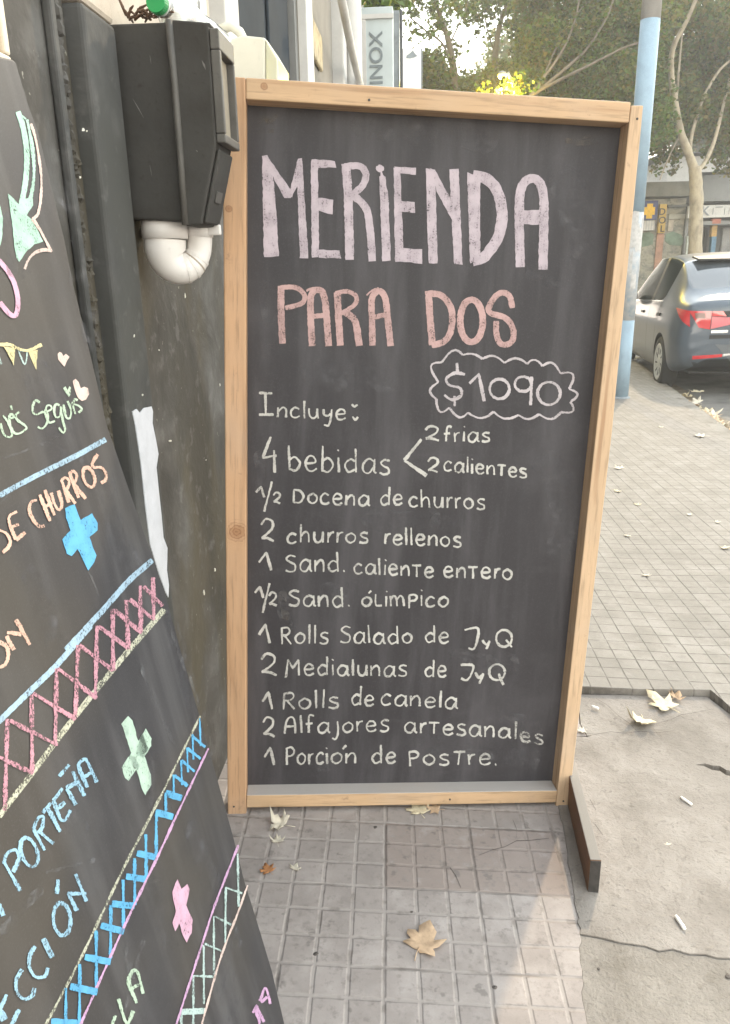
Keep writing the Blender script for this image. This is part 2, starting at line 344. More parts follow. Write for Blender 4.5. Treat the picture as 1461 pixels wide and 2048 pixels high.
wl = thing('black_wall', 'black painted plaster wall beside the framed chalkboard, with a worn vertical corner', 'wall', (XW, 1.0, 0))
MB().box((-.80, -1.2, -.05), (XW, 1.24, 3.4)).build('plaster', m_blk, wl)
MB().box((-.80, 1.240, -.05), (-.500, 1.366, 1.655)).build('jamb', m_band, wl, bevel=.008, seg=3)
MB().box((-.80, 1.240, 1.655), (-.501, 1.366, 3.4)).build('upper_jamb', m_beige, wl, bevel=.008)['label'] = 'upper part of the jamb, reflected light painted in beige'
MB().box((-.80, 1.366, -.05), (XW, 2.10, 1.66)).build('plaster', m_blk, wl)
MB().box((-.80, 1.366, 1.66), (XW-.002, 2.10, 3.4)).build('upper_plaster', m_beige, wl)['label'] = 'upper plaster with reflected light painted in beige'
# crumbling seam left of the jamb
r_ = random.Random(3); mb = MB(); pth = []; rad = []
for i in range(420):
    z = .2+i*.0055; pth.append((-.530+r_.uniform(-.002,.003), 1.216+.006*math.sin(i*.021)+r_.uniform(-.003,.003), z)); rad.append(.0065+r_.uniform(-.0025,.0025))
mb.tube(pth, rad, 7).build('crumbling_seam', m_blk, wl)
for k in range(34):
    z = .25+r_.random()*1.6; c = Vector((-.527, 1.214+r_.uniform(-.008,.010), z)); pr_ = [(.0005,-.006),(.006,-.003),(.008,.001),(.005,.005),(.0005,.007)]
    q_ = MB().lathe([(a*r_.uniform(.5,1.3), b*r_.uniform(.6,2.2)) for a, b in pr_], c, (r_.uniform(-.3,.3), r_.uniform(-.4,.4), 1), 7); mb = q_ if k == 0 else mb.add(q_.v, q_.f)
mb.build('plaster_crumbs', m_blk, wl)
MB().box((XW+.0005, 1.168, .2), (-.516, 1.186, 2.6)).build('batten', m_band, wl, bevel=.004)
pp = [atX(x, y, -.500) for x, y in ((264,823),(272,818),(279,826),(287,816),(302,813),(305,823),(304,846),(311,880),(316,908),(312,935),(317,985),(322,1030),(326,1075),(334,1096),(333,1140),(337,1170),(336,1195),(331,1185),(318,1150),(300,1090),(290,1010),(281,925),(270,850))]
def clampY(p): return Vector((p.x, min(p.y, 1.362), p.z))
MB().prism([clampY(p) for p in pp], (.0016, 0, 0)).build('bare_patch', m_pale, wl)['label'] = 'pale patch where the black paint has come off'
chip = MB()
for (x, y, w_, h_) in ((370,592,5,14),(166,260,7,11),(160,355,4,7),(173,262,3,5),(408,1185,4,14),(430,1140,6,9),(340,882,8,6),(318,700,3,4),(412,920,3,3),(268,672,3,10),(285,790,3,5),(440,770,2,9)):
    X = XW if x > 300 else (-.500 if x > 236 else -.5055)
    c = [atX(x+w_*math.cos(t)*rng.uniform(.4,1)*.5, y+h_*math.sin(t)*rng.uniform(.4,1)*.5, X) for t in [k*math.pi/4 for k in range(8)]]
    chip.prism(c, (.0012, 0, 0))
chip.build('paint_chips', paint('chip_white', (.55,.53,.47), .8), wl)
bl = MB(); bl.lathe([(.001,0),(.03,.008),(.05,.02),(.058,.035),(.05,.05),(.02,.058),(.001,.06)], (XW-.005, 1.02, 1.70), (0,0,1), 20)
bl.build('plaster_bulge', m_blk, wl, smooth=True)
# ---------------------------------------------------------------- the houses further along the same side
m_fac = paint('facade_beige', (.22,.205,.18), .9, .15, 6, spec=.1); m_white = paint('white_paint', (.55,.54,.52), .8, .12, 8, spec=.15)
m_door = paint('slate_door', (.036,.043,.052), .9, .15, 5, spec=.05); m_grey = paint('grey_render', (.20,.20,.195), .9, .15, 5, spec=.1)
XF = -.53
hs_ = thing('house', 'beige house front beyond the framed chalkboard, with a slate blue door in a white frame', 'house', (XF, 3, 0))
MB().box((-6, 2.10, -.05), (XF-.08, 3.52, 4.2)).build('wall', m_white, hs_)
MB().box((-6, 3.52, -.05), (XF, 4.75, 4.2)).build('wall', m_fac, hs_)
dr = MB().box((XF-.075, 2.42, 0), (XF-.03, 3.46, 3.6)).build('door', m_door, hs_, bevel=.004)
MB().box((XF-.030, 2.50, .2), (XF-.018, 2.90, 3.3)).box((XF-.030, 2.98, .2), (XF-.018, 3.38, 3.3)).build('door_panel', m_door, dr, bevel=.006)
MB().box((XF-.078, 2.22, 0), (XF+.01, 2.38, 3.7)).build('door_frame', m_white, hs_, bevel=.004)
MB().box((XF-.078, 3.53, 0), (XF+.035, 3.72, 4.2)).build('door_frame', m_white, hs_, bevel=.004)
MB().box((XF-.1, 3.46, 0), (XF-.004, 3.53, 4.2)).build('door_reveal', m_grey, hs_)
m_rust = paint('stained_plate', (.36,.29,.17), .7, .5, 26, c2=(.10,.08,.045))
a = atX(617, 75, XF+.02); b = atX(645, 75, XF+.02); zt_, zb_ = atX(630, 40, XF+.02).z, atX(630, 113, XF+.02).z
MB().box((XF+.001, a.y, zb_), (XF+.02, b.y, zt_)).build('wall_plate', m_rust, hs_, bevel=.01)
h2 = thing('white_house', 'pale house front with white pilaster and sloping rainwater pipe, left of the tall shop sign', 'house', (XF, 5.5, 0))
MB().box((-6, 4.76, -.05), (XF-.06, 7.4, 4.0)).build('wall', m_grey, h2)
MB().box((XF-.06, 4.80, -.05), (XF+.06, 5.35, 4.0)).build('pilaster', m_white, h2, bevel=.01)
MB().tube([(XF+.10, 5.0, 0), (XF+.10, 5.0, 4)], .045, 12).build('rainwater_pipe', m_white, h2, smooth=True)
MB().tube([atX(676, -40, XF+.15), atX(690, 30, XF+.14), atX(703, 95, XF+.13), atX(728, 200, XF+.13)], .020, 12).build('sloping_pipe', m_white, h2, smooth=True)
MB().tube([(XF+.03, 6.0, 0), (XF+.03, 6.0, 4)], .03, 10).build('conduit', paint('pink_grey', (.5,.42,.38), .7), h2, smooth=True)
m_drk = paint('dark_render', (.12,.115,.10), .9, .3, 1.5, spec=.1)
for k, (y0, y1, hh, m_) in enumerate(((7.5, 14.8, 9.0, m_drk), (14.9, 24, 10.0, m_grey), (24.1, 38, 9.5, m_drk))):  # unseen houses added, tall and dark, for the car's side to mirror
    hx = thing('house', ('unseen dark house added behind the tall shop sign', 'unseen tall grey house added further along behind the shop signs', 'far unseen dark house added at the end of the row behind the shop signs')[k], 'house', (-1.7, (y0+y1)/2, 0))
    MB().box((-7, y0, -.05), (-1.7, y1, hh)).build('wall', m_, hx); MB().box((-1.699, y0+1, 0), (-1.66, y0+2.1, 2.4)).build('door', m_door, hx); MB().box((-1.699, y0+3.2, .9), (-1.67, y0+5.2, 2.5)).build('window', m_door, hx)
# projecting shop sign
def text_mesh(txt, size, ext, M, mat, name, parent):
    c = bpy.data.curves.new(name, 'FONT'); c.body = txt; c.size = size; c.extrude = ext; c.align_x = 'CENTER'; c.align_y = 'CENTER'; c.offset = .012*size
    o = bpy.data.objects.new(name, c); COL.objects.link(o); bpy.context.view_layer.update()
    me = bpy.data.meshes.new_from_object(o.evaluated_get(bpy.context.evaluated_depsgraph_get())); me.materials.clear(); me.materials.append(mat)
    bpy.data.objects.remove(o); o = bpy.data.objects.new(name, me); COL.objects.link(o); o.parent = parent
    o.matrix_parent_inverse = parent.matrix_world.inverted(); o.matrix_world = M
    return o
YS = 7.0
a = atY(722, 200, YS); b = atY(786, 12, YS)
sg = thing('shop_sign', 'tall white projecting shop sign with large grey letters running sideways', 'sign', ((a.x+b.x)/2, YS, a.z))
m_sgn = paint('sign_white', (.46,.52,.53), .4, .1, 5)
MB().box((a.x, YS, a.z-.3), (b.x, YS+.14, b.z)).build('sign_case', m_sgn, sg, bevel=.006)
c = atY(735, 34, YS-.02); MB().box((a.x-.004, YS-.02, c.z-.012), (b.x+.004, YS-.0005, c.z+.02)).build('sign_rim', m_white, sg)
MB().box((a.x-.004, YS-.018, a.z-.3), (atY(733, 100, YS).x, YS-.0005, c.z-.014)).build('sign_rim', m_white, sg)
t = atY(754, 117, YS-.006)
text_mesh('INOX', .150, .003, Matrix.Translation(t) @ Matrix.Rotation(R(90), 4, 'X') @ Matrix.Rotation(R(90), 4, 'Z'), paint('sign_grey', (.17,.20,.215), .5), 'lettering', sg)
m_steel = paint('grey_steel', (.22,.25,.27), .5, .3, 10)
a = atY(788, 190, 8.6); b = atY(806, 20, 8.6)
st = thing('cable_post', 'thin grey post with cables between the tall shop sign and the small white sign', 'post', ((a.x+b.x)/2, 8.6, zg(0)))
MB().box((a.x, 8.6, -.05), (b.x-.035, 8.7, b.z)).build('post', m_steel, st)
MB().tube([(b.x-.02, 8.58, -.0), (b.x-.015, 8.58, 1.6), (b.x-.02, 8.58, b.z)], .012, 6).tube([(b.x, 8.6, 0), (b.x+.004, 8.6, 1.9), (b.x-.01, 8.6, b.z)], .009, 6).build('cables', paint('cable', (.05,.055,.06), .6), st)
YB = 8.0; a = atY(806, 190, YB); b = atY(843, 96, YB)
s2 = thing('small_sign', 'small plain white sign with a dark roof shaped emblem, at the edge of the trees', 'sign', ((a.x+b.x)/2, YB, a.z))
MB().box((a.x, YB, a.z-.25), (b.x, YB+.05, b.z)).build('sign_case', paint('bright_white', (.8,.8,.8), .4, .04), s2, bevel=.004)
MB().prism([atY(x, y, YB-.001) for x, y in ((813,116),(814,111),(820,107),(826,101),(831,108),(835,112),(829,115),(820,117))], (0, -.003, 0)).build('emblem', m_steel, s2)
MB().box((b.x+.0005, YB-.004, a.z-.25), (b.x+.012, YB+.05, b.z)).build('sign_edge', m_steel, s2)
# ---------------------------------------------------------------- blue painted lamp post on the pavement
pb = hit(1239, 795, Vector((0,0,1)), zg(2)+.02); PY = pb.y
po = thing('lamp_post', 'tall round light blue post with torn paper lower down, beside the parked car', 'post', pb)
m_lb = paint('light_blue', (.245,.335,.41), .65, .12, 9); m_wh2 = paint('torn_paper', (.40,.41,.42), .8, .3, 16, c2=(.27,.33,.39)); m_pg = paint('post_grey', (.36,.345,.33), .6, .15, 9)
zz = [pb.z, atY(1245, 770, PY).z, atY(1250, 640, PY).z, atY(1268, 425, PY).z, atY(1300, 40, PY).z, atY(1303, 0, PY).z+4]
ra = .088
for z0, z1, m_, nm in ((zz[0], zz[2], m_lb, 'lower_shaft'), (zz[2], zz[3], m_wh2, 'papered_shaft'), (zz[3], zz[4], m_lb, 'blue_shaft'), (zz[4], zz[5], m_pg, 'grey_shaft')):
    MB().lathe([(ra, z0-pb.z), (ra*.995, z1-pb.z)], pb, (0,0,1), 28).build(nm, m_, po, smooth=False)
for o in po.children:
    for p in o.data.polygons: p.use_smooth = len(p.vertices) == 4
MB().lathe([(ra+.025,-.02),(ra+.02,.006),(ra+.006,.02)], pb, (0,0,1), 24).build('base_collar', m_steel, po)
bills = MB(); r_ = random.Random(5)
for k in range(9):
    th0 = math.pi*1.5+r_.uniform(-1.3,1.0); z = r_.uniform(zz[2]+.05, zz[3]-.15); hh = r_.uniform(.08,.26); dth = r_.uniform(.5,1.1)
    vs = []
    for i in range(7):
        th = th0+dth*i/6
        for q in (0, 1): vs.append((pb.x+(ra+.002+.001*k/9)*math.cos(th), pb.y+(ra+.002+.001*k/9)*math.sin(th), z+q*hh+r_.uniform(-.012,.012)))
    bills.add(vs, [(2*i,2*i+2,2*i+3,2*i+1) for i in range(6)])
bills.build('torn_bills', paint('bill_paper', (.46,.45,.44), .85, .25, 30), po)
# ---------------------------------------------------------------- shops across the street
YF = 25.0
def F(x, y, dy=0): return atY(x, y, YF+dy)
def fbox(x0, y0, x1, y1, d0, d1, mb=None):
    a = F(x0, min(y1, 510), d0); b = F(x1, y0, d0); mb = mb or MB()
    if y1 > 510: a.z = ROADZ        # stands on the ground
    return mb.box((a.x, YF+d0, a.z), (b.x, YF+d1, b.z))
m_dk = paint('dark_wall', (.10,.10,.095), .8, .4, 2.5); m_fas = paint('fascia_grey', (.20,.205,.205), .7, .15, 2)
sh = thing('shop', 'low grey shop across the street behind the tree, with a white name board', 'shop', (8, YF, ROADZ))
fbox(1376, 366, 1640, 634, .30, 3).build('wall', m_dk, sh)
fbox(1404, 344, 1640, 403, -.5, .3).build('fascia', m_fas, sh)
fbox(1402, 338, 1640, 345, -.56, .3).build('roof_edge', paint('dark_edge', (.09,.095,.10), .6), sh)
fbox(1376, 405, 1640, 436, -.45, -.3).build('name_board', m_white, sh)
m_let = paint('letter_grey', (.20,.22,.24), .6)
M90 = Matrix.Rotation(R(90), 4, 'X')
text_mesh('K', .36, .01, Matrix.Translation(F(1411, 423, -.46)) @ M90, m_let, 'lettering', sh)
for (x0, y0, x1, y1) in ((1426,416,1428,429),(1432,413,1446,415),(1449,416,1451,429),(1458,415,1460,428)): fbox(x0, y0, x1, y1, -.47, -.452).build('lettering', m_let, sh)
fbox(1403, 437, 1640, 450, -.35, .28).build('lintel', m_fas, sh)
fbox(1406, 455, 1418, 634, .2, .29).build('opening', paint('black_gap', (.02,.02,.02), .6), sh)
fbox(1441, 452, 1600, 634, .2, .29).build('shutter', paint('shutter_grey', (.22,.22,.22), .6, .4, 4), sh)
fbox(1423, 449, 1436, 473, -.1, .1).build('pillar', paint('ochre', (.45,.28,.09), .7), sh)['label'] = 'ochre upper pillar'
fbox(1421, 473, 1434, 634, -.1, .1).build('pillar', paint('pillar_blue', (.10,.20,.30), .7), sh)['label'] = 'blue lower pillar'
fbox(1421, 438, 1439, 448, -.2, -.36).build('pillar_cap', paint('brick_red', (.38,.13,.09), .7), sh)
up_ = thing('upper_house', 'white house behind the grey shop, its wall showing over the fascia', 'house', (10, YF+4, ROADZ))
fbox(1330, 305, 1640, 395, 4, 9).build('wall', m_white, up_)
fbox(1322, 298, 1640, 306, 3.7, 9).build('roof_edge', m_grey, up_)
gw_ = thing('graffiti_house', 'low house across the street with a front covered in graffiti', 'house', (6, YF, ROADZ))
def graffiti():
    n = NT('graffiti'); n.set(.8); v = n.co((1.0, 1, 1.5)); a = n.noise(v, 1.3, 4, .6, 1.5); b = n.noise(v, 2.4, 5, .65, 2.5); c = n.noise(v, 5, 3, .6, 2)
    k = n.ramp(a, [(.25,(.05,.055,.05)),(.42,(.17,.17,.15)),(.55,(.30,.28,.23)),(.7,(.10,.12,.10))])
    k = n.mix(n.math('MULTIPLY', n.sm(b, .54, .62), .7), k, (.34,.31,.25)); k = n.mix(n.math('MULTIPLY', n.sm(c, .60, .66), .6), k, (.045,.045,.045))
    n.col(k); return n.m
fbox(1262, 396, 1374, 634, 0, 3).build('wall', graffiti(), gw_)
fbox(1262, 362, 1384, 394, -.35, 2).build('fascia', paint('fascia_old', (.17,.165,.14), .8, .35, 2.5), gw_)
m_mur = paint('mural_green', (.14,.20,.15), .8, .5, 5)
for pts in (((1284,466),(1300,464),(1308,470),(1306,488),(1296,492),(1284,494)),((1332,468),(1346,463),(1362,469),(1370,482),(1362,492),(1340,490),(1330,482))):
    MB().prism([F(x, y, -.005) for x, y in pts], (0, -.02, 0)).build('mural', m_mur, gw_)
fbox(1311, 467, 1329, 600, -.05, -.01).build('mural', paint('mural_red', (.36,.20,.14), .8, .45, 4), gw_)
fbox(1338, 428, 1372, 438, -.06, -.01).build('window', paint('pale_window', (.34,.33,.29), .6, .3, 4), gw_)
fbox(1336, 440, 1348, 462, -.06, -.01).build('poster', paint('pale_poster', (.40,.35,.29), .7, .4, 5), gw_)
fbox(1336, 409, 1376, 414, -.25, -.01).build('ledge', m_dk, gw_)
fbox(1366, 436, 1379, 634, -.12, -.01).build('gate_post', m_fas, gw_)
fbox(1372, 472, 1379, 634, -.3, -.2).build('bollard', paint('pale_bollard', (.45,.49,.45), .7), gw_)
ps = thing('pharmacy_sign', 'square dark blue sign with a yellow plus over a striped panel, on the graffiti house', 'sign', F(1300, 425))
fbox(1284, 401, 1317, 440, -.22, -.1).build('sign_board', paint('navy', (.03,.04,.14), .6, .2, 4), ps)
pl = MB()
fbox(1293, 407, 1307, 437, -.25, -.222, pl); fbox(1286, 414, 1311, 430, -.251, -.222, pl)
pl.build('plus', paint('plus_yellow', (.70,.42,.02), .6), ps)
fbox(1284, 441, 1311, 461, -.2, -.1).build('striped_panel', m_white, ps)
sp = MB()
for k in range(5): fbox(1287+k*5.2, 441, 1289+k*5.2, 461, -.215, -.202, sp)
sp.build('stripes', paint('stripe_navy', (.10,.10,.22), .6), ps)
ds = thing('vertical_sign', 'narrow yellow vertical sign with black letters, right of the yellow plus', 'sign', F(1324, 440))
fbox(1316, 408, 1335, 466, -.24, -.08).build('sign_board', paint('sign_yellow', (.46,.30,.06), .6, .2, 3), ds)
for ch_, y in (('D', 424), ('O', 441), ('L', 458)):
    text_mesh(ch_, .26, .008, Matrix.Translation(F(1325, y, -.25)) @ M90, paint('sign_black', (.02,.02,.02), .6), 'lettering', ds)

# ---------------------------------------------------------------- trees
m_bark = paint('plane_bark', (.33,.28,.20), .85, .45, 7, bump=.5, stretch=(1,1,.5)); m_bark2 = paint('dark_bark', (.15,.125,.095), .85, .4, 7, bump=.5, stretch=(1,1,.5))
LV = [leafmat('leaf_olive', (.125,.150,.030), .55), leafmat('leaf_green', (.090,.155,.032), .55), leafmat('leaf_brown', (.165,.140,.040), .55), leafmat('leaf_dark', (.052,.075,.024), .55)]
def crown(parent, blobs, size, mix_, seed, name='crown'):
    """leaf sized faces, folded along the midrib, spread through the crown's clumps"""
    q = np.random.default_rng(seed); P = []; MI = []
    for (c, r, n) in blobs:
        c = np.array(c); r = np.array(r if hasattr(r, '__len__') else (r, r, r))
        d = q.normal(size=(n, 3)); d /= np.linalg.norm(d, axis=1)[:, None]
        k = q.random(n)**.42
        # twigs: leaves gather along short strings
        tw = q.normal(size=(max(1, n//14), 3)); tw /= np.linalg.norm(tw, axis=1)[:, None]; tk = q.random(len(tw))**.42
        base = (tw*tk[:, None])[q.integers(0, len(tw), n)]
        p = np.where(q.random(n)[:, None] < .72, base+q.normal(size=(n, 3))*.10, d*k[:, None])
        P.append(c+p*r); mm = q.choice(4, n, p=mix_[0] if q.random() < .5 else mix_[1]); MI.append(mm)
    P = np.concatenate(P); MI = np.concatenate(MI); n = len(P)
    a = q.normal(size=(n, 3)); a[:, 2] *= .6; a /= np.linalg.norm(a, axis=1)[:, None]
    b = np.cross(a, q.normal(size=(n, 3))); b /= np.linalg.norm(b, axis=1)[:, None]; c = np.cross(a, b)
    s = size*q.uniform(.6, 1.35, n)[:, None]
    V = np.stack([P-a*s*.5, P+b*s*.42+c*s*.14, P+a*s*.55, P-b*s*.42+c*s*.14], 1).reshape(-1, 3)
    me = bpy.data.meshes.new(name); me.vertices.add(4*n); me.vertices.foreach_set('co', V.ravel())
    i = np.arange(n)*4; T = np.stack([i, i+1, i+2, i, i+2, i+3], 1).ravel()
    me.loops.add(6*n); me.loops.foreach_set('vertex_index', T); me.polygons.add(2*n)
    me.polygons.foreach_set('loop_start', np.arange(2*n)*3); me.polygons.foreach_set('loop_total', np.full(2*n, 3))
    me.polygons.foreach_set('material_index', np.repeat(MI, 2)); me.update(calc_edges=True)
    for m_ in LV: me.materials.append(m_)
    o = bpy.data.objects.new(name, me); COL.objects.link(o); o.parent = parent; o.matrix_parent_inverse = parent.matrix_world.inverted(); return o
def limb(mb, pts, r0, r1, Y, dY=0):
    n = len(pts); P = [atY(x, y, Y+dY*i/(n-1)) for i, (x, y) in enumerate(pts)]
    # resample smoothly
    Q = []; 
    for i in range(n-1):
        p0, p1, p2, p3 = P[max(i-1,0)], P[i], P[i+1], P[min(i+2,n-1)]
        for k in range(5):
            t = k/5; Q.append(.5*((2*p1)+(p2-p0)*t+(2*p0-5*p1+4*p2-p3)*t*t+(3*p1-p0-3*p2+p3)*t**3))
    Q.append(P[-1]); m = len(Q); rr = random.Random(int(pts[0][0]))
    kk = .72 if r0 < .1 else 1.0
    mb.tube(Q, [kk*(r0+(r1-r0)*i/(m-1))*rr.uniform(.93,1.07) for i in range(m)], 9)
def blobs(px, Y, spread, r, n, seed, zr=1.0):
    q = random.Random(seed); out = []
    for (x, y) in px:
        for k in range(3):
            out.append((atY(x+q.uniform(-24,24), y+q.uniform(-18,18), Y+q.uniform(-spread, spread)), (r*q.uniform(.7,1.2), r*q.uniform(.7,1.2), r*zr*q.uniform(.6,1.0)), n//3))
    return out
MIXA = ((.40,.22,.28,.10), (.28,.42,.14,.16)); MIXB = ((.30,.12,.48,.10), (.45,.20,.20,.15)); MIXC = ((.25,.45,.08,.22), (.35,.35,.10,.20))
Y1 = 21.0; b1 = atY(1389, 520, Y1); b1.z = ROADZ
t1 = thing('plane_tree', 'plane tree with a pale forked trunk behind the parked car', 'tree', b1)
mb = MB()
bp = atY(1386, 640, Y1)
limb(mb, [(1389,690),(1390,560),(1391,470),(1393,400),(1391,350),(1389,335)], .19, .145, Y1); mb.build('trunk', m_bark, t1, smooth=True)
mb = MB(); limb(mb, [(1391,345),(1375,300),(1362,265),(1352,215),(1343,150),(1347,95),(1375,40),(1400,-20)], .11, .035, Y1, -1.2)
limb(mb, [(1393,345),(1410,325),(1428,285),(1440,240),(1452,190),(1470,120)], .085, .04, Y1, 1.0)
limb(mb, [(1385,325),(1381,290),(1392,240),(1410,190),(1440,140),(1470,115)], .075, .03, Y1, .6)
limb(mb, [(1362,268),(1340,310),(1320,360)], .03, .015, Y1, -.4)
limb(mb, [(1352,215),(1360,120),(1366,60)], .045, .02, Y1, .5); mb.build('limbs', m_bark, t1, smooth=True)
crown(t1, blobs([(1320,40),(1370,20),(1430,30),(1480,60),(1330,120),(1390,110),(1440,110),(1490,150),(1320,200),(1365,190),(1420,200),(1440,190),(1500,240),(1350,-60),(1450,-70)], Y1+2.4, 1.9, .90, 2300, 11)+
      blobs([(1318,262),(1345,262),(1322,310),(1408,250),(1450,275),(1470,320)], Y1+1.6, .8, .5, 500, 12), .105, MIXB, 21)
Y3 = 18.0; b3 = atY(1150, 520, Y3); b3.z = -.05
t3 = thing('plane_tree', 'dense olive plane tree between the bright sky gap and the blue post', 'tree', b3)
mb = MB(); limb(mb, [(1015,560),(1016,420),(1012,300),(1010,240)], .16, .11, Y3)
mb.build('trunk', m_bark2, t3, smooth=True)
mb = MB(); limb(mb, [(1011,250),(1060,195),(1120,160),(1190,125),(1250,95),(1300,80)], .06, .02, Y3, -.8); limb(mb, [(1011,255),(1070,190),(1140,130),(1180,90),(1220,20),(1240,-60)], .06, .02, Y3, .8)
limb(mb, [(1050,205),(1120,110),(1150,40),(1165,-40)], .04, .02, Y3, .8)
limb(mb, [(1070,195),(1130,60),(1180,0)], .035, .015, Y3, 1.4); mb.build('limbs', m_bark2, t3, smooth=True)
crown(t3, blobs([(1090,10),(1140,20),(1190,10),(1240,20),(1285,30),(1100,80),(1150,80),(1200,80),(1250,80),(1290,100),(1075,140),(1110,140),(1160,150),(1210,140),(1260,150),(1070,195),(1110,200),(1160,205),(1210,205),(1260,210),(1295,190),(1100,-60),(1180,-70),(1260,-60),(1300,250),(1240,260),(1120,265)], Y3+2.2, 1.7, .66, 1900, 13)+blobs([(985,185),(1035,172),(1045,185),(1030,192),(1060,170)], 16.0, .35, .19, 130, 14), .085, MIXA, 22)
Y2 = 22.0; b2 = atY(915, 520, Y2); b2.z = -.05
t2 = thing('street_tree', 'open crowned street tree against the white sky, right of the small white sign', 'tree', b2)
mb = MB(); limb(mb, [(935,560),(930,420),(922,300),(915,200)], .17, .12, Y2); mb.build('trunk', m_bark2, t2, smooth=True)
mb = MB(); limb(mb, [(916,215),(908,140),(897,80),(880,30),(862,-30)], .11, .04, Y2); limb(mb, [(912,180),(890,95),(850,60),(815,30)], .05, .02, Y2, -.6); limb(mb, [(899,90),(920,45),(935,10),(940,-30)], .035, .015, Y2, .6)
mb.build('limbs', m_bark2, t2, smooth=True)
crown(t2, blobs([(850,170),(870,180),(905,190),(950,190),(862,135),(985,190),(1010,170)], Y2, 1.2, .50, 1300, 15)+blobs([(835,50),(850,15),(880,20),(905,0),(945,-10),(870,-20),(815,0),(790,-20),(895,45),(820,-40)], Y2, 1.4, .62, 190, 16)+blobs([(868,90),(905,110),(930,30)], Y2, .8, .4, 60, 25)+blobs([(745,0),(770,5),(812,20)], Y2-12, .4, .20, 110, 18), .10, MIXC, 23)
Y4 = 24.0; b4 = atY(985, 520, Y4); b4.z = -.05
t4 = thing('street_tree', 'slender street tree with an upright dark limb right of the white sky gap', 'tree', b4)
mb = MB(); limb(mb, [(975,560),(978,420),(982,280),(985,190)], .15, .11, Y4); mb.build('trunk', m_bark2, t4, smooth=True)
mb = MB(); limb(mb, [(985,200),(990,120),(1000,50),(1018,0),(1030,-50)], .10, .04, Y4); limb(mb, [(992,110),(975,60),(968,10),(960,-40)], .035, .015, Y4, .5)
mb.build('limbs', m_bark2, t4, smooth=True)
crown(t4, blobs([(1000,-10),(1040,0),(1060,35),(965,10),(1070,75),(1065,110),(1085,150)], Y4, 1.2, .52, 900, 17)+blobs([(975,60),(1000,-30),(1030,60)], Y4, 1.0, .45, 130, 19)+blobs([(960,175),(990,180),(1045,165),(1020,170)], Y4, 1.2, .5, 1300, 20), .10, MIXC, 24)
# a row of trees closing the street further off
for k, (x, y, Y, r) in enumerate(((870,215,46,3.2),(960,205,42,2.8),(1060,180,44,3.4),(1170,170,40,3.6),(1280,180,42,3.6),(1390,170,44,3.8),(1490,190,46,3.6))):
    c = atY(x, y, Y); lab = ('round far tree low behind the small white sign', 'far tree low in the gap of white sky', 'far tree behind the lit yellow leaves', 'far tree behind the middle of the frame top', 'far tree just left of the blue post', 'far tree behind the forked trunk', 'far tree at the right edge above the shop')[k]
    tt = thing('far_tree', lab, 'tree', (c.x, Y, ROADZ), group='trees closing the street')
    MB().tube([(c.x, Y, ROADZ), (c.x+.1, Y, c.z*.5), (c.x, Y, c.z)], [.25, .2, .12], 8).build('trunk', m_bark2, tt, smooth=True)
    q = random.Random(k+50); bl_ = []
    hi = 1.2 if k >= 2 else .2
    for j in range(16): bl_.append(((c.x+q.uniform(-r, r), Y+q.uniform(-2, 2), c.z+q.uniform(-2.6, hi)), (1.5, 1.4, 1.1), 1500))
    crown(tt, bl_, .19, MIXA if k % 2 else MIXB, 60+k)
# lit street lamp in the leaves
YL = 16.0; lp = atY(1005, 150, YL)
sl = thing('street_lamp', 'lit yellow street lamp glowing among the leaves over the framed chalkboard', 'street lamp', (lp.x+.55, YL, -.05))
m_lampm = paint('lamp_metal', (.25,.25,.24), .5)
base = atY(1040, 520, YL+.3)
MB().tube([(base.x, YL+.3, -.05), (base.x, YL+.3, lp.z-.5), atY(1035, 190, YL+.3), atY(1016, 146, YL+.1)], [.06,.05,.035,.03], 10).build('mast', m_lampm, sl, smooth=True)
MB().lathe([(.008,.07),(.06,.05),(.088,0),(.08,-.01)], lp, (0,0,1), 18).build('hood', m_lampm, sl, smooth=True)
MB().lathe([(.075,-.012),(.065,-.04),(.04,-.06),(.004,-.066)], lp, (0,0,1), 18).build('glowing_bowl', emit('lamp_glow', (1.0,.80,.32), 14), sl, smooth=True)
ld = bpy.data.lights.new('lamp_light', 'POINT'); ld.specular_factor = .05; ld.energy = 240; ld.color = (1.0,.72,.10); ld.shadow_soft_size = .12
lo = bpy.data.objects.new('lamp_light', ld); COL.objects.link(lo); lo.location = lp+Vector((0,-.1,-.35)); lo.parent = sl; lo.matrix_parent_inverse = sl.matrix_world.inverted()

# ---------------------------------------------------------------- haze volume added in place of lens glare, paling the far trees
hz = MB().box((-9, -4, -1.2), (60, 62, 14.5)).build('haze', bpy.data.materials.new('haze'), None); hz['kind'] = 'stuff'
hm = hz.data.materials[0]; hm.use_nodes = True; ht = hm.node_tree; ht.nodes.remove(ht.nodes['Principled BSDF'])
hv = ht.nodes.new('ShaderNodeVolumePrincipled'); hv.inputs['Color'].default_value = (.93,.94,.94,1); hv.inputs['Density'].default_value = .0045; hv.inputs['Anisotropy'].default_value = .25
ht.links.new(hv.outputs[0], ht.nodes['Material Output'].inputs['Volume'])
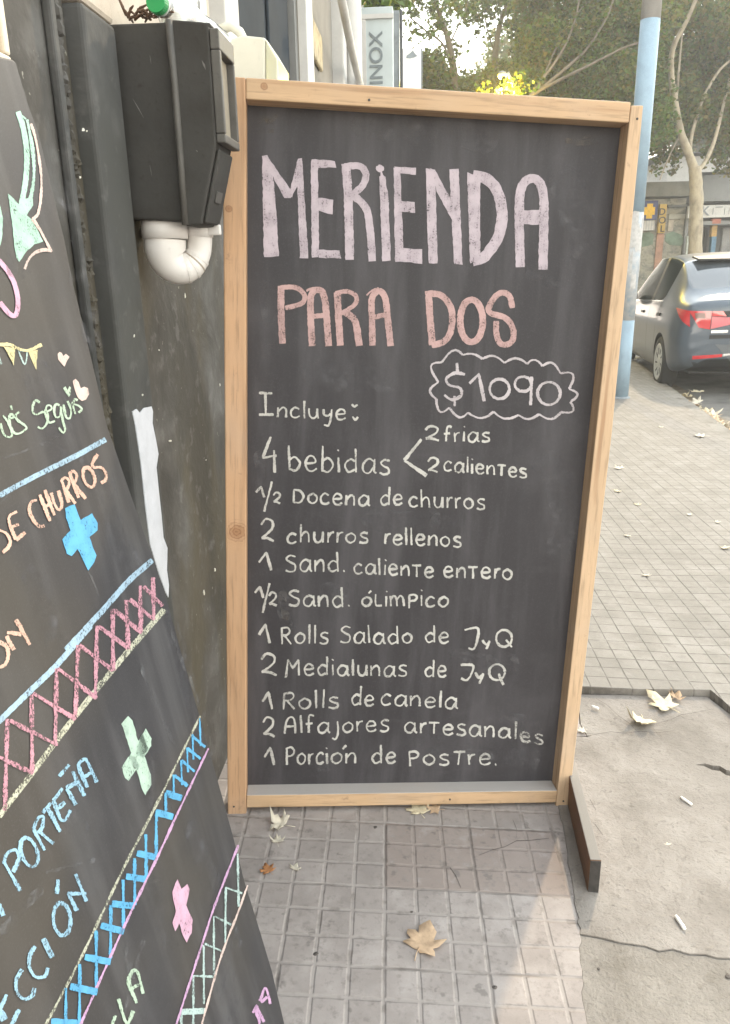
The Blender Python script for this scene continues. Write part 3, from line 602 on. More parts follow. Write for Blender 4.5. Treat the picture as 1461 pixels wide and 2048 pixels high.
# ================================================================= FRAMED CHALKBOARD
SO = Vector((-.42734867, 1.52846451, .0715288)); SX = Vector((.98641632, .15351895, -.05843606)); SZ = Vector((.04830328, .06892676, .99645165)); SN = Vector((.15700202, -.98573883, .06057501))
SM = Matrix(((SX.x, -SN.x, SZ.x, SO.x), (SX.y, -SN.y, SZ.y, SO.y), (SX.z, -SN.z, SZ.z, SO.z), (0,0,0,1)))
sign = thing('chalkboard_sign', 'tall black chalkboard in a light wooden frame headed MERIENDA PARA DOS, standing on the pavement', 'chalkboard', SO, M=SM)
W_, H_, D_ = .7716, 1.5316, .054
k_l = ((-.020, .0, .660), .017); k_l2 = ((-.034, 0, 1.33), .006)
w_v = wood('pine_upright', 2, knots=(k_l, k_l2)); w_h = wood('pine_rail', 0, base=(.49,.33,.20), knots=(((.035,0,1.556), .006),), dust=(.42,.385,.36)); w_r = wood('pine_slat', 2, base=(.50,.35,.225))
def L(mb, name, mats, parent, **kw): return mb.build(name, mats, parent, local=True, **kw)
L(MB().box((-.045, 0, -.0605), (-.0003, D_, H_+.038)), 'frame_stile', w_v, sign, bevel=.0025)
L(MB().prism([(W_+.0003,0,-.050),(W_+.0335,0,-.050),(W_+.036,0,.9),(W_+.024,0,H_+.0335),(W_-.0015,0,H_+.032)], (0, D_+.004, 0)), 'frame_stile', w_r, sign, bevel=.002)
L(MB().box((0, .0006, H_), (W_-.002, D_, H_+.0385)), 'frame_rail', w_h, sign, bevel=.0025)
L(MB().box((0, .0004, -.0345), (W_, D_+.004, -.0002)), 'frame_rail', w_h, sign, bevel=.0025)
YB_ = .044
m_brd = board_mat('chalkboard_black', (.034,.031,.035), (.078,.073,.080))
L(MB().box((-.002, YB_, -.003), (W_+.002, YB_+.005, H_+.003)), 'blackboard', m_brd, sign)
L(MB().box((.0, YB_+.0055, H_*.45), (W_, YB_+.022, H_*.45+.03)), 'back_batten', w_h, sign)
# foot plank on the right
fa, fb = atG(1175, 1783), atG(1139, 1625); d = Vector((fb.x-fa.x, fb.y-fa.y, 0)).normalized(); p_ = Vector((d.y, -d.x, 0))
m_foot = wood('dark_plank', 1, base=(.165,.085,.045), dark=(.07,.035,.02), dust=(.20,.185,.17))
fz = zg(.36)
q0 = Vector((fa.x, fa.y, fz+.001)); th = .024
fm = MB(); ln = .62; hh = .084
fm.prism([q0, q0+d*ln, q0+d*ln+Vector((0,0,hh)), q0+Vector((0,0,hh))], p_*th)
foot = fm.build('foot_plank', m_foot, sign, bevel=.002); foot['label'] = 'dark brown foot plank standing on edge'
m_end = paint('plank_end', (.045,.04,.037), .8, .4, 60)
ec = MB(); e0 = q0-d*.0006
ec.prism([e0+p_*.001, e0+p_*(th-.001), e0+p_*(th-.001)+Vector((0,0,hh-.002)), e0+p_*.001+Vector((0,0,hh-.002))], d*-.002)
ec.build('plank_end', m_end, sign)
# ---------------------------------------------------------------- chalk strokes
class Chalk:
    def __init__(s, M, yl, seed=1):
        s.M = M; s.Mi = M.inverted(); s.n = -(M.to_3x3() @ Vector((0,1,0))); s.k0 = s.n.dot(M.translation)-yl
        s.mb = MB(); s.i = 0; s.r = random.Random(seed); s.yl = yl
    def put(s, pts2, faces):
        off = .0005+.00006*(s.i % 12); s.i += 1; vs = []
        for x, y in pts2:
            p = s.Mi @ hit(x, y, s.n, s.k0); vs.append((p.x, s.yl-off, p.z))
        s.mb.add(vs, faces)
    def poly(s, pts, o=(0,0), sc=1, rough=.8):
        P = [(o[0]+x/sc, o[1]+y/sc) for x, y in pts]; Q = []
        for i, a in enumerate(P):
            b = P[(i+1) % len(P)]; L_ = math.hypot(b[0]-a[0], b[1]-a[1]); n = max(1, int(L_/7))
            for k in range(n):
                t = k/n; Q.append((a[0]+(b[0]-a[0])*t+s.r.uniform(-rough, rough), a[1]+(b[1]-a[1])*t+s.r.uniform(-rough, rough)))
        s.put(Q, [tuple(range(len(Q)))])
    def stroke(s, pts, w, o=(0,0), sc=1, sharp=False, closed=False, jit=.24, taper=.85):
        P = [(o[0]+x/sc, o[1]+y/sc) for x, y in pts]
        w = w/sc
        if closed: P = P+[P[0]]
        if w > 8: jit = min(jit, .09)
        if len(P) == 2 or sharp: C = P
        else:
            C = []; n = len(P)
            for i in range(n-1):
                p0 = P[i-1] if i else (P[-2] if closed else P[0]); p1, p2 = P[i], P[i+1]
                p3 = P[i+2] if i+2 < n else (P[1] if closed else P[-1])
                for k in range(8):
                    t = k/8; C.append(tuple(.5*(2*p1[j]+(p2[j]-p0[j])*t+(2*p0[j]-5*p1[j]+4*p2[j]-p3[j])*t*t+(3*p1[j]-p0[j]-3*p2[j]+p3[j])*t**3) for j in (0,1)))
            C.append(P[-1])
        # even steps
        Q = [C[0]]; step = max(2.2, w*.32); acc = 0
        for a, b in zip(C, C[1:]):
            L_ = math.hypot(b[0]-a[0], b[1]-a[1])
            if L_ < 1e-6: continue
            t = step-acc
            while t <= L_: Q.append((a[0]+(b[0]-a[0])*t/L_, a[1]+(b[1]-a[1])*t/L_)); t += step
            acc = L_-(t-step)
        Q.append(C[-1]); n = len(Q)
        if n < 3: Q = [Q[0], ((Q[0][0]+Q[-1][0])/2, (Q[0][1]+Q[-1][1])/2), Q[-1]]; n = 3
        lf, rg = [], []; ph = s.r.uniform(0, 6.3)
        for i, q in enumerate(Q):
            a, b = Q[max(i-1,0)], Q[min(i+1,n-1)]; dx, dy = b[0]-a[0], b[1]-a[1]; l_ = math.hypot(dx, dy) or 1; nx, ny = -dy/l_, dx/l_
            e = taper if (i in (0, n-1) and not closed) else 1
            pr_ = 1+.20*math.sin(i*step/(w*2.3)+ph) if w < 8 else 1
            h1 = w*.5*e*pr_*(1+s.r.uniform(-jit, jit)); h2 = w*.5*e*pr_*(1+s.r.uniform(-jit, jit))
            lf.append((q[0]+nx*h1, q[1]+ny*h1)); rg.append((q[0]-nx*h2, q[1]-ny*h2))
        s.put(lf+rg, [(i, i+1, n+i+1, n+i) for i in range(n-1)])
    def build(s, name, mat, parent, label=None):
        o = s.mb.build(name, mat, parent, local=True)
        if label: o['label'] = label
        s.mb = MB(); return o
def ell(cx, cy, rx, ry, rot=0, n=14, a0=0):
    out = []
    for k in range(n):
        t = 2*math.pi*k/n+a0; x, y = rx*math.cos(t), ry*math.sin(t); out.append((cx+x*math.cos(rot)-y*math.sin(rot), cy+x*math.sin(rot)+y*math.cos(rot)))
    return out
GL = {  # hand lettering: width, strokes in units of the small letter height, '|' = straight
'a': (.9, ['.8,.78 .45,1 .1,.6 .15,.1 .5,0 .78,.5', '|.8,1 .8,.12 .95,0']), 'b': (.85, ['|.08,1.75 .12,0', '.1,.7 .45,.95 .78,.5 .5,0 .12,.1']),
'c': (.75, ['.7,.82 .4,1 .08,.6 .15,.1 .45,0 .72,.18']), 'd': (.9, ['.72,.8 .4,.95 .08,.5 .3,0 .7,.2', '|.75,1.75 .77,0']),
'e': (.8, ['.1,.5 .7,.6 .6,.95 .3,.98 .08,.55 .2,.08 .5,0 .78,.2']), 'f': (.62, ['.6,1.5 .35,1.62 .22,1.3 .22,0', '|0,.8 .5,.86']),
'h': (.8, ['|.08,1.75 .1,0', '.1,.6 .4,1 .65,.8 .7,0']), 'i': (.22, ['|.1,1 .12,0', '|.08,1.42 .13,1.5']), 'j': (.5, ['.38,1 .42,0 .25,-.62 0,-.5']),
'l': (.22, ['|.1,1.7 .12,0']), 'm': (1.15, ['|.05,1 .08,0', '.08,.6 .3,1 .5,.8 .55,0', '.55,.6 .8,1 1.02,.8 1.08,0']), 'n': (.8, ['|.05,1 .08,0', '.08,.55 .4,1 .65,.8 .7,0']),
'o': (.8, ['.45,1 .1,.7 .1,.25 .4,0 .7,.25 .72,.72 .4,1']), 'p': (.75, ['|.1,1.25 .12,-.15', '.1,1.2 .5,1.25 .68,.95 .5,.65 .12,.6']), 'r': (.5, ['|.1,1 .12,0', '.12,.5 .25,.88 .52,1']),
's': (.72, ['.66,.92 .35,1 .12,.78 .3,.55 .6,.4 .62,.1 .35,-.02 .05,.08']), 'T': (.75, ['|.0,1.12 .75,1.15', '|.38,1.12 .35,0']), 'u': (.8, ['.08,1 .1,.3 .35,0 .62,.25 .7,1', '|.7,1 .74,0']),
'y': (.8, ['.1,1 .15,.5 .45,.35 .65,.6', '.7,1 .68,.2 .55,-.6 .2,-.55']), 'D': (.95, ['|.1,1.15 .1,0', '.1,1.15 .6,1.05 .85,.6 .6,.05 .1,0']),
'R': (.85, ['|.1,1.5 .12,0', '.1,1.45 .55,1.5 .7,1.15 .5,.85 .12,.8', '|.3,.8 .8,0']), 'S': (.85, ['.8,1.4 .4,1.5 .12,1.18 .4,.88 .75,.65 .72,.15 .4,0 .05,.12']),
'M': (1.2, ['|.08,-.35 .14,1.35 .55,.55 .95,1.35 1.05,-.1']), 'A': (.95, ['.05,0 .1,.9 .3,1.4 .6,1.4 .75,.9 .82,0', '|.1,.62 .78,.66']), 'P': (.8, ['|.1,1.5 .12,0', '.0,1.42 .5,1.55 .78,1.2 .55,.82 .14,.75']),
'L': (.6, ['.08,1.1 .1,.3 .2,.02 .6,.05']), '.': (.25, ['|.08,.06 .16,.12']), "'": (0, ['|-.5,1.28 -.32,1.55']), ' ': (.45, [])}
def word(ch, txt, x0, x1, y0, y1, xh, o, sc, w=8.0):
    """a hand written word between two points of its base line"""
    W = sum(GL[c][0] for c in txt)+.2*sum(1 for c in txt if GL[c][0] > 0)-.2; k = (x1-x0)/W; x = 0
    for c in txt:
        gw, st = GL[c]; dy = ch.r.uniform(-.05, .05)*xh; sl = ch.r.uniform(-.04, .06); hs2 = ch.r.uniform(.93, 1.06)
        for s_ in st:
            sharp = s_[0] == '|'; pts = []
            for q in s_.lstrip('|').split():
                a, b = map(float, q.split(',')); X = x0+(x+a+b*sl)*k; t = (X-x0)/max(1e-6, x1-x0); pts.append((X, y0+(y1-y0)*t-b*xh*hs2+dy))
            ch.stroke(pts, w*ch.r.uniform(.85, 1.1), o, sc, sharp=sharp)
        if gw: x += gw+.2
A_, B_, C_ = ((480,290), 2.0292), ((480,760), 2.0292), ((480,1150), 2.0292)
ck_lav = chalk('chalk_lavender', (.66,.57,.63), .36, 300, (6,6,1.2)); ck_sal = chalk('chalk_salmon', (.68,.46,.445), .38, 300, (5,5,1.5)); ck_wh = chalk('chalk_white', (.74,.72,.68), .34); ck_wp = chalk('chalk_white_thick', (.70,.64,.665), .33)
c = Chalk(SM, YB_, 4)
P_ = lambda *a, **k: c.poly(a, *A_, **k); K_ = lambda w, *a, **k: c.stroke(a, w, *A_, **k)
# MERIENDA
P_((91,46),(112,42),(132,78),(150,300),(159,452),(98,456)); P_((112,42),(130,70),(215,196),(208,214),(180,214),(128,118)); P_((236,56),(252,52),(256,110),(212,214),(200,200)); P_((232,120),(254,60),(262,200),(279,460),(244,461)); 
P_((288,64),(317,66),(322,436),(319,456),(292,456)); P_((290,58),(386,65),(391,92),(318,92),(290,90)); P_((318,213),(380,222),(378,281),(340,274),(320,264)); P_((322,425),(404,427),(413,460),(319,458))
K_(36,(430,76),(440,210),(446,466),taper=1); K_(28,(425,88),(488,86),(512,120),(498,165),(452,205),taper=1); K_(31,(452,200),(500,240),(524,300),(538,472),taper=1)
P_((566,128),(580,120),(590,130),(604,220),(613,470),(577,471)); P_(*ell(569,95,16,15)); P_((572,108),(578,108),(583,126),(572,126))
P_((625,92),(652,94),(664,420),(664,474),(630,474)); P_((626,88),(714,92),(716,122),(652,116)); P_((652,228),(711,231),(713,276),(654,270)); P_((662,418),(739,424),(740,482),(662,474))
P_((754,94),(792,100),(803,480),(766,480)); P_((772,94),(794,106),(880,262),(888,330),(866,316),(800,190)); P_((850,100),(888,97),(894,240),(903,486),(869,484),(858,260))
P_((922,112),(975,128),(976,455),(934,482)); K_(44,(946,126),(1005,140),(1050,200),(1064,300),(1040,390),(990,455),(945,470),taper=1)
K_(37,(1138,496),(1134,330),(1137,200),(1160,146),(1195,136),(1222,165),(1234,250),(1229,506),taper=1); P_((1152,266),(1222,264),(1222,324),(1152,322))
c.build('chalk_heading', ck_lav, sign, 'MERIENDA in broad lavender chalk letters')
K_(27,(168,572),(168,690),(174,806),taper=1); K_(20,(160,580),(225,578),(262,608),(252,642),(185,662))
K_(27,(294,816),(288,700),(288,620),(302,592),(328,590),(345,625),(354,720),(361,816),taper=1); K_(20,(296,696),(352,690)); K_(8,(270,592),(295,582),(330,580))
K_(28,(408,814),(401,700),(396,598),taper=1); K_(18,(388,602),(436,594),(472,614),(466,648),(412,684)); K_(28,(428,678),(468,715),(485,815),taper=1)
K_(26,(539,814),(536,700),(536,625),(562,592),(590,620),(602,720),(612,816),taper=1); K_(20,(540,700),(602,686)); K_(8,(514,610),(538,590),(565,582))
c.build('chalk_heading', ck_sal, sign, 'PARA in salmon chalk letters')
K_(28,(766,592),(772,700),(782,812),taper=1); K_(26,(764,602),(820,612),(858,665),(858,750),(828,798),(778,812)); K_(27,*ell(940,714,46,86),closed=True)
K_(24,(1106,662),(1094,612),(1058,600),(1024,632),(1012,678),(1078,702),(1110,750),(1102,800),(1062,808),(1042,770),(1040,714))
c.build('chalk_heading', ck_sal, sign, 'DOS in salmon chalk letters')
cloud = [(820,882),(905,852),(985,868),(1074,884),(1165,888),(1228,897),(1300,926),(1336,990),(1342,1042),(1304,1084),(1215,1092),(1132,1096),(1030,1082),(926,1086),(850,1066),(797,1030),(806,962)]
bul = [(866,834),(946,848),(1030,856),(1122,866),(1197,872),(1268,884),(1352,932),(1370,1012),(1352,1080),(1262,1112),(1172,1112),(1076,1110),(980,1108),(890,1104),(812,1082),(772,996),(776,898)]
for i, p in enumerate(cloud):
    q = cloud[(i+1) % len(cloud)]; b = bul[i]; K_(8.5, p, ((p[0]+b[0])/2+(b[0]-(p[0]+q[0])/2)*.22, (p[1]+b[1])/2+(b[1]-(p[1]+q[1])/2)*.22), b, ((q[0]+b[0])/2+(b[0]-(p[0]+q[0])/2)*.22, (q[1]+b[1])/2+(b[1]-(p[1]+q[1])/2)*.22), q)
c.build('chalk_cloud', ck_wp, sign, 'scalloped chalk cloud drawn round the price')
K_(11,(914,930),(872,926),(838,948),(850,974),(893,986),(898,1016),(862,1034),(830,1014)); K_(12,(881,884),(884,932)); K_(11,(871,1018),(872,1060))
K_(12,(932,968),(970,930),(992,1040),sharp=True); K_(11,*ell(1054,990,40,40),closed=True); K_(11,*ell(1150,970,34,30),closed=True); K_(13,(1184,940),(1182,1000),(1180,1056)); K_(11,*ell(1254,1008,46,46),closed=True)
c.build('chalk_price', ck_wp, sign, 'the price $1090 in white chalk')
def line(*items):
    pend = False
    for it in items:                      # every word and every figure is a piece of its own
        if isinstance(it[0], str):
            if pend: c.build('chalk_figure', ck_wh, sign)
            word(c, it[0], *it[1:6], *it[6]); c.build('chalk_word', ck_wh, sign); pend = False
        else: c.stroke(it[1], it[0], *it[2], sharp=it[3] if len(it) > 3 else False); pend = True
    if pend: c.build('chalk_figure', ck_wh, sign)
two = lambda x, y, w_, h_, o: (9, [(x+.02*w_,y+.28*h_),(x+.35*w_,y+.02*h_),(x+.85*w_,y+.12*h_),(x+.85*w_,y+.42*h_),(x+.4*w_,y+.7*h_),(x+.05*w_,y+.86*h_)], o)
two2 = lambda x, y, w_, h_, o: (9, [(x+.05*w_,y+.86*h_),(x+.5*w_,y+.86*h_),(x+w_,y+h_)], o)
one = lambda x, y, w_, h_, o: (10, [(x,y+.55*h_),(x+.6*w_,y),(x+w_,y+h_)], o, True)
line((9,[(78,52),(132,54)],B_),(9,[(104,52),(106,138)],B_),(9,[(78,140),(138,140)],B_),('ncluye',150,430,152,160,42,B_),(8,[(455,98),(465,110),(478,100)],B_,True),(8,[(458,148),(468,164),(480,150)],B_,True))
line((10,[(126,230),(93,316),(150,306)],B_,True),(10,[(139,285),(142,376)],B_),('bebidas',195,610,362,384,58,B_))
line((13,[(737,240),(668,326)],B_),(13,[(668,326),(758,388)],B_))
line(two(752,186,56,60,B_),two2(752,186,56,60,B_),('frias',826,1016,250,250,39,B_))
line(two(762,314,46,60,B_),two2(762,314,40,60,B_),('calienTes',826,1166,368,398,38,B_))
line(one(66,432,34,44,B_),(8,[(131,412),(99,534)],B_),two(136,455,30,46,B_),two2(136,455,28,46,B_),('Docena',214,526,498,512,43,B_),('de',568,660,506,506,42,B_),('churros',685,996,512,526,42,B_))
line(two(86,562,54,92,B_),two2(86,562,52,92,B_),('churros',190,522,660,660,42,B_),('rellenos',584,900,664,678,42,B_))
line(one(78,700,50,72,B_),('Sand.',184,430,776,780,46,B_),('calienTe',462,786,784,800,42,B_),('enTero',826,1106,800,808,42,B_))
line(one(62,838,34,46,B_),(8,[(121,824),(93,944)],B_),two(118,860,32,56,B_),two2(118,860,32,56,B_),('Sand.',196,450,914,920,44,B_),("o'Limpico",492,846,918,918,41,B_))
line(one(78,200,44,76,C_),('Rolls',166,360,280,278,44,C_),('Salado',406,700,274,278,42,C_),('de',750,848,274,276,42,C_),(9,[(912,222),(966,216),(962,270),(948,300),(928,296)],C_),(9,[(984,264),(1000,282),(1014,266)],C_),(9,[(1014,266),(1000,300)],C_),(9,ell(1072,256,32,34)+[(1104,254)],C_),(9,[(1080,262),(1104,292)],C_))
line(two(86,318,62,88,C_),two2(86,318,64,88,C_),('Medialunas',184,680,402,410,42,C_),('de',748,838,408,416,42,C_),(9,[(896,364),(946,366),(938,404),(920,426),(898,418)],C_),(9,[(956,394),(970,416),(988,400)],C_),(9,[(988,398),(972,440)],C_),(9,ell(1044,394,32,32)+[(1076,392)],C_),(9,[(1050,400),(1070,446)],C_))
line(one(92,476,40,68,C_),('Rolls',170,404,544,538,44,C_),('de',450,544,528,530,42,C_),('canela',570,882,526,540,42,C_))
line(two(94,575,46,80,C_),two2(94,575,48,80,C_),('Alfajores',180,606,644,632,44,C_),('arTesana',666,1098,638,660,42,C_))
word(c,'les',1112,1232,664,690,40,*C_,8); c.build('chalk_writing', chalk('chalk_faint', (.60,.58,.55), .44), sign, 'fainter last letters of the line')
line(one(100,700,40,70,C_),('Porci',186,360,768,766,44,C_),("on",368,474,766,764,42,C_),(9,[(418,706),(432,690)],C_),('de',534,632,762,762,42,C_),('posTre.',684,1046,768,770,44,C_))
# rubbed out chalk in the top corner
sm = Chalk(SM, YB_, 9); m_smg = chalk('chalk_smudge', (.26,.23,.20), .50, 60, None, .5)
for pts, w_ in ((((505,262),(512,246),(530,240),(552,244)),13),(((512,262),(548,262)),8),(((530,246),(556,232)),10),(((1130,280),(1160,286),(1196,284)),12),(((1150,276),(1196,272)),7),(((570,1180),(566,1200),(574,1240)),16)): sm.stroke(pts, w_, taper=.3); sm.build('chalk_smudge', m_smg, sign)
m_wipe = chalk('chalk_wipe', (.17,.165,.175), .47, 34, None, .62, 1.0)
for pts, w_ in (([(575,1170),(568,1215),(580,1262)],26),([(720,1030),(800,1045),(880,1030)],46),([(860,1040),(905,1046)],36),([(1050,520),(1100,545),(1150,548)],60),([(1120,330),(1150,420),(1165,520)],70),([(560,1390),(600,1402),(650,1398)],34),([(1000,1440),(1080,1470)],50),([(520,1500),(580,1525),(660,1530)],30),([(600,740),(720,760),(800,748)],60),([(530,560),(545,640),(540,720)],40),([(900,1300),(960,1330),(1040,1326)],44),([(1080,900),(1130,1000),(1120,1120)],64),([(700,250),(860,262),(1000,280)],56),([(520,900),(520,1000)],24),([(640,1180),(700,1178)],30),([(800,1480),(960,1500),(1080,1520)],40)):
    sm.stroke(pts, w_, taper=.2, jit=.35); sm.build('chalk_smudge', m_wipe, sign)
m_nail = paint('nail_head', (.05,.045,.04), .5)
for u, v in ((-.022, H_+.018), (-.030, -.03), (.24, H_+.012), (W_+.014, H_+.008), (W_+.018, -.03), (.5, -.02)):
    L(MB().lathe([(.0005,-.0012),(.0022,-.001),(.0026,0),(.0022,.001)], (u, -.0002, v), (0,-1,0), 10), 'nail', m_nail, sign)
# ================================================================= LEANING BLACK MENU BOARD
ta = math.atan(.17); BX = Vector((0,1,0)); BZ = Vector((-math.sin(ta),0,math.cos(ta))); BY = BZ.cross(BX)
BO = Vector((-.235, .97, .048))
BM = Matrix(((BX.x, BY.x, BZ.x, BO.x), (BX.y, BY.y, BZ.y, BO.y), (BX.z, BY.z, BZ.z, BO.z), (0,0,0,1)))
menu = thing('menu_board', 'black menu board covered in coloured chalk, leaning against the wall at the left edge', 'chalkboard', BO, M=BM)
bn = -(BM.to_3x3() @ Vector((0,1,0))); bk = bn.dot(BO); BI = BM.inverted()
ed = [BI @ hit(x, y, bn, bk) for x, y in ((-30,104),(24,117),(33,123),(38,140),(58,208),(78,262),(105,372),(131,480),(148,566),(182,705),(215,848),(262,985),(308,1116),(331,1184),(366,1310),(401,1432),(424,1515),(446,1592),(470,1680),(490,1760),(518,1850),(545,1940),(570,2046),(576,2090))]
out = [(p.x, 0, p.z) for p in ed]
out = [(-.80, 0, out[0][2]+.002)]+out+[(-.80, 0, out[-1][2])]
m_menu = board_mat('menu_black', (.030,.029,.033), (.082,.080,.084), warm=(.056,.049,.041))
L(MB().prism(out[::-1], (0, .012, 0)), 'board_panel', m_menu, menu, bevel=.003)
m_rub = chalk('chalk_dust', (.26,.26,.27), .50, 60, None, .5)
b = Chalk(BM, 0, 11)
def B(o, sc):
    return (lambda *a, **k: b.poly(a, o, sc, **k)), (lambda w, *a, **k: b.stroke(a, w, o, sc, **k))
ck = {'mint': chalk('chalk_mint', (.50,.74,.62), .34), 'pale': chalk('chalk_palepink', (.78,.62,.57), .34), 'pink': chalk('chalk_pink', (.74,.46,.60), .34), 'yellow': chalk('chalk_yellow', (.76,.68,.40), .36), 'sal': chalk('chalk_peach', (.78,.52,.42), .36),
      'green': chalk('chalk_green', (.56,.70,.55), .38), 'blue': chalk('chalk_blue', (.42,.58,.72), .38), 'sky': chalk('chalk_skyblue', (.16,.48,.78), .34), 'rose': chalk('chalk_rose', (.62,.33,.40), .42), 'cream': chalk('chalk_cream', (.60,.60,.48), .44), 'lmint': chalk('chalk_lightmint', (.55,.72,.60), .34), 'lilac': chalk('chalk_lilac', (.66,.42,.64), .36), 'lblue': chalk('chalk_lightblue', (.36,.58,.74), .40), 'aqua': chalk('chalk_aqua', (.52,.66,.64), .40)}
def done(name, key, label=None): b.build(name, ck[key], menu, label)
p, k = B((0,80),5.619); p2, k2 = B((0,400),5.619); p3, k3 = B((0,660),5.619); p4, k4 = B((0,900),4.297); p5, k5 = B((0,1200),3.3205); p6, k6 = B((0,1500),3.7375); p7, k7 = B((240,1600),3.6525)
k(62,(200,805),(250,950),(288,1150),(300,1350),(285,1600),(232,1880)); k(16,(230,840),(290,890)); k(36,(300,895),(335,1050),(365,1250),(380,1450),(365,1650),(312,1900))
p2((82,-75),(150,-10),(205,50),(240,0),(310,-20),(370,-20),(372,60),(295,170),(350,215),(415,330),(482,468),(380,500),(300,570),(240,660),(216,692),(180,650),(150,450),(128,200)); p2((-8,40),(28,200),(20,420),(-8,520)); done('chalk_arrow','mint','curved mint green chalk arrow')
k(27,(345,940),(400,1130),(445,1400),(462,1600),(450,1850)); k2(30,(452,0),(420,160),(358,218)); k2(32,(358,210),(440,330),(520,480),(572,582)); k2(32,(575,575),(480,562),(380,600),(310,680),(272,778)); done('chalk_outline','pale')
k2(54,(-30,670),(80,800),(150,930),(190,1080),(190,1230),(155,1305),(80,1262),(-10,1150)); done('chalk_letter','pink','lower part of a large pink chalk letter')
k3(34,(-20,168),(100,165),(170,200),(260,228),(340,222),(462,165)); p3((35,190),(165,205),(150,400)); p3((312,240),(420,225),(405,446)); done('chalk_bunting','yellow')
k3(16,(195,215),(245,240),(300,240),(280,388),(235,310),(200,225)); p3((-10,290),(22,380),(-10,392)); done('chalk_bunting','aqua','pale green flags of the chalk bunting')
p3((645,270),(665,252),(690,260),(710,292),(740,270),(776,305),(750,350),(725,410),(690,390),(650,330)); done('chalk_heart','pale'); p3((815,570),(845,553),(880,585),(905,655),(940,638),(985,652),(997,720),(960,785),(915,802),(875,770),(838,680)); done('chalk_heart','pale','larger peach chalk heart')
p3((708,655),(732,638),(754,675),(775,630),(796,652),(790,730),(770,755)); done('chalk_heart','green','tiny green chalk heart')
for s_ in (((440,818),(400,792),(365,850),(362,920),(400,952),(480,922),(532,960),(520,1050),(470,1108),(420,1090)),((505,925),(572,890),(560,850),(520,858),(505,940),(545,1040),(612,1022)),((662,850),(622,836),(602,900),(620,980),(665,970),(682,870)),((674,860),(700,1020),(725,1120),(700,1156),(655,1098)),((705,840),(735,980),(780,988),(790,900),(752,800)),((800,810),(840,945)),((872,790),(836,778),(830,830),(882,850),(918,890),(880,928)),None,((0,1050),(40,1170),(100,1208),(132,1170),(95,1050),(32,960)),((105,992),(150,985),(130,945),(100,975),(115,1080)),((218,920),(170,960),(200,1020),(270,1070),(292,1110),(205,1166),(150,1150),(118,1090)),((118,850),(130,900))):
    if s_ is None: done('chalk_word','green','the word Seguis in green chalk'); continue
    k3(24,*s_)
done('chalk_word','green','the letters ues with an accent in green chalk')
k3(58,(-20,1865),(400,1640),(820,1430),(1185,1232)); done('chalk_rule','blue'); k4(48,(1308,948),(1100,1130),(860,1400),(560,1719)); k5(38,(600,168),(380,425),(180,620),(-20,815)); done('chalk_rule','blue','broad light blue chalk rule')
for s_ in (((312,432),(262,450),(246,520),(280,600),(335,660),(376,650)),((335,385),(425,612)),((378,345),(462,562)),((378,492),(440,452)),((438,368),(470,470),(508,515),(530,470),(515,400),(498,350)),((525,255),(590,452)),((520,272),(555,238),(590,262),(586,310),(560,350)),((560,345),(645,462)),((598,205),(672,412)),((592,212),(622,180),(655,210),(648,260),(630,300)),((636,300),(732,420)),((836,38),(792,110),(802,150),(866,152),(904,195),(904,256),(866,286)),None,((-10,690),(50,720),(82,790),(60,842),(18,884)),((140,530),(68,590),(130,772)),((130,775),(210,710)),((98,660),(160,640))):
    if s_ is None: k4(27,*ell(760,236,46,88,R(-18)),closed=True); done('chalk_word','sal','CHURROS in peach chalk capitals'); continue
    k4(27,*s_)
done('chalk_word','sal','DE in peach chalk capitals'); k5(25,(40,240),(90,332)); k5(25,(44,215),(140,228)); k5(25,(104,130),(196,298)); k5(25,(-10,278),(40,310),(52,370),(30,430),(-10,446)); done('chalk_word','sal','last letters ON of a peach chalk word')
p4((556,500),(635,465),(690,602),(790,547),(836,630),(838,690),(768,750),(826,910),(810,962),(755,1035),(735,1000),(665,850),(610,915),(570,895),(530,770),(600,690),(566,580)); done('chalk_cross','sky','bright blue chalk plus sign')
for a_, b_ in (((835,0),(850,330)),((745,60),(748,470)),((640,170),(630,660)),((515,300),(495,790)),((370,455),(362,970)),((205,630),(208,1150)),((48,790),(30,1400)),((930,-95),(935,215)),((1015,-150),(1020,130)),((860,-5),(1022,132)),((755,65),(940,220)),((652,175),(856,322)),((525,300),(750,470)),((376,452),(638,652)),((216,620),(498,792)),((60,800),(372,962)),((-20,1040),(216,1152)),((950,-90),(1078,40))): k5(26,a_,b_)
done('chalk_lattice','rose','pink chalk lattice band')
k5(36,(1092,62),(800,400),(500,770),(250,1100),(-10,1440)); done('chalk_rule','cream'); k6(18,(1196,350),(1100,540),(900,930),(600,1560),(330,2070)); done('chalk_rule','cream','thin cream chalk rule'); k5(13,(1330,770),(1190,1050),(990,1461)); done('chalk_rule','cream','thin cream chalk rule')
p5((806,822),(850,770),(880,800),(905,900),(1002,1160),(1004,1225),(962,1296),(940,1250),(900,1110)); p5((965,855),(1004,920),(1000,968),(930,1090),(852,1202),(825,1182),(808,1110),(872,1010)); done('chalk_cross','lmint','pale green chalk X')
for a_, b_, w_ in (((1325,785),(1330,970),11),((1276,892),(1282,1060),12),((1240,980),(1246,1145),12),((1200,1065),(1206,1230),13),((1150,1160),(1150,1310),14),((1096,1280),(1098,1400),16),((1036,1400),(1036,1470),16),((1280,905),(1362,978),20),((1243,985),(1332,1055),20),((1203,1065),(1292,1140),20),((1158,1165),(1244,1235),22),((1098,1282),(1205,1318),46),((1032,1408),(1148,1442),46)): k5(w_,a_,b_)
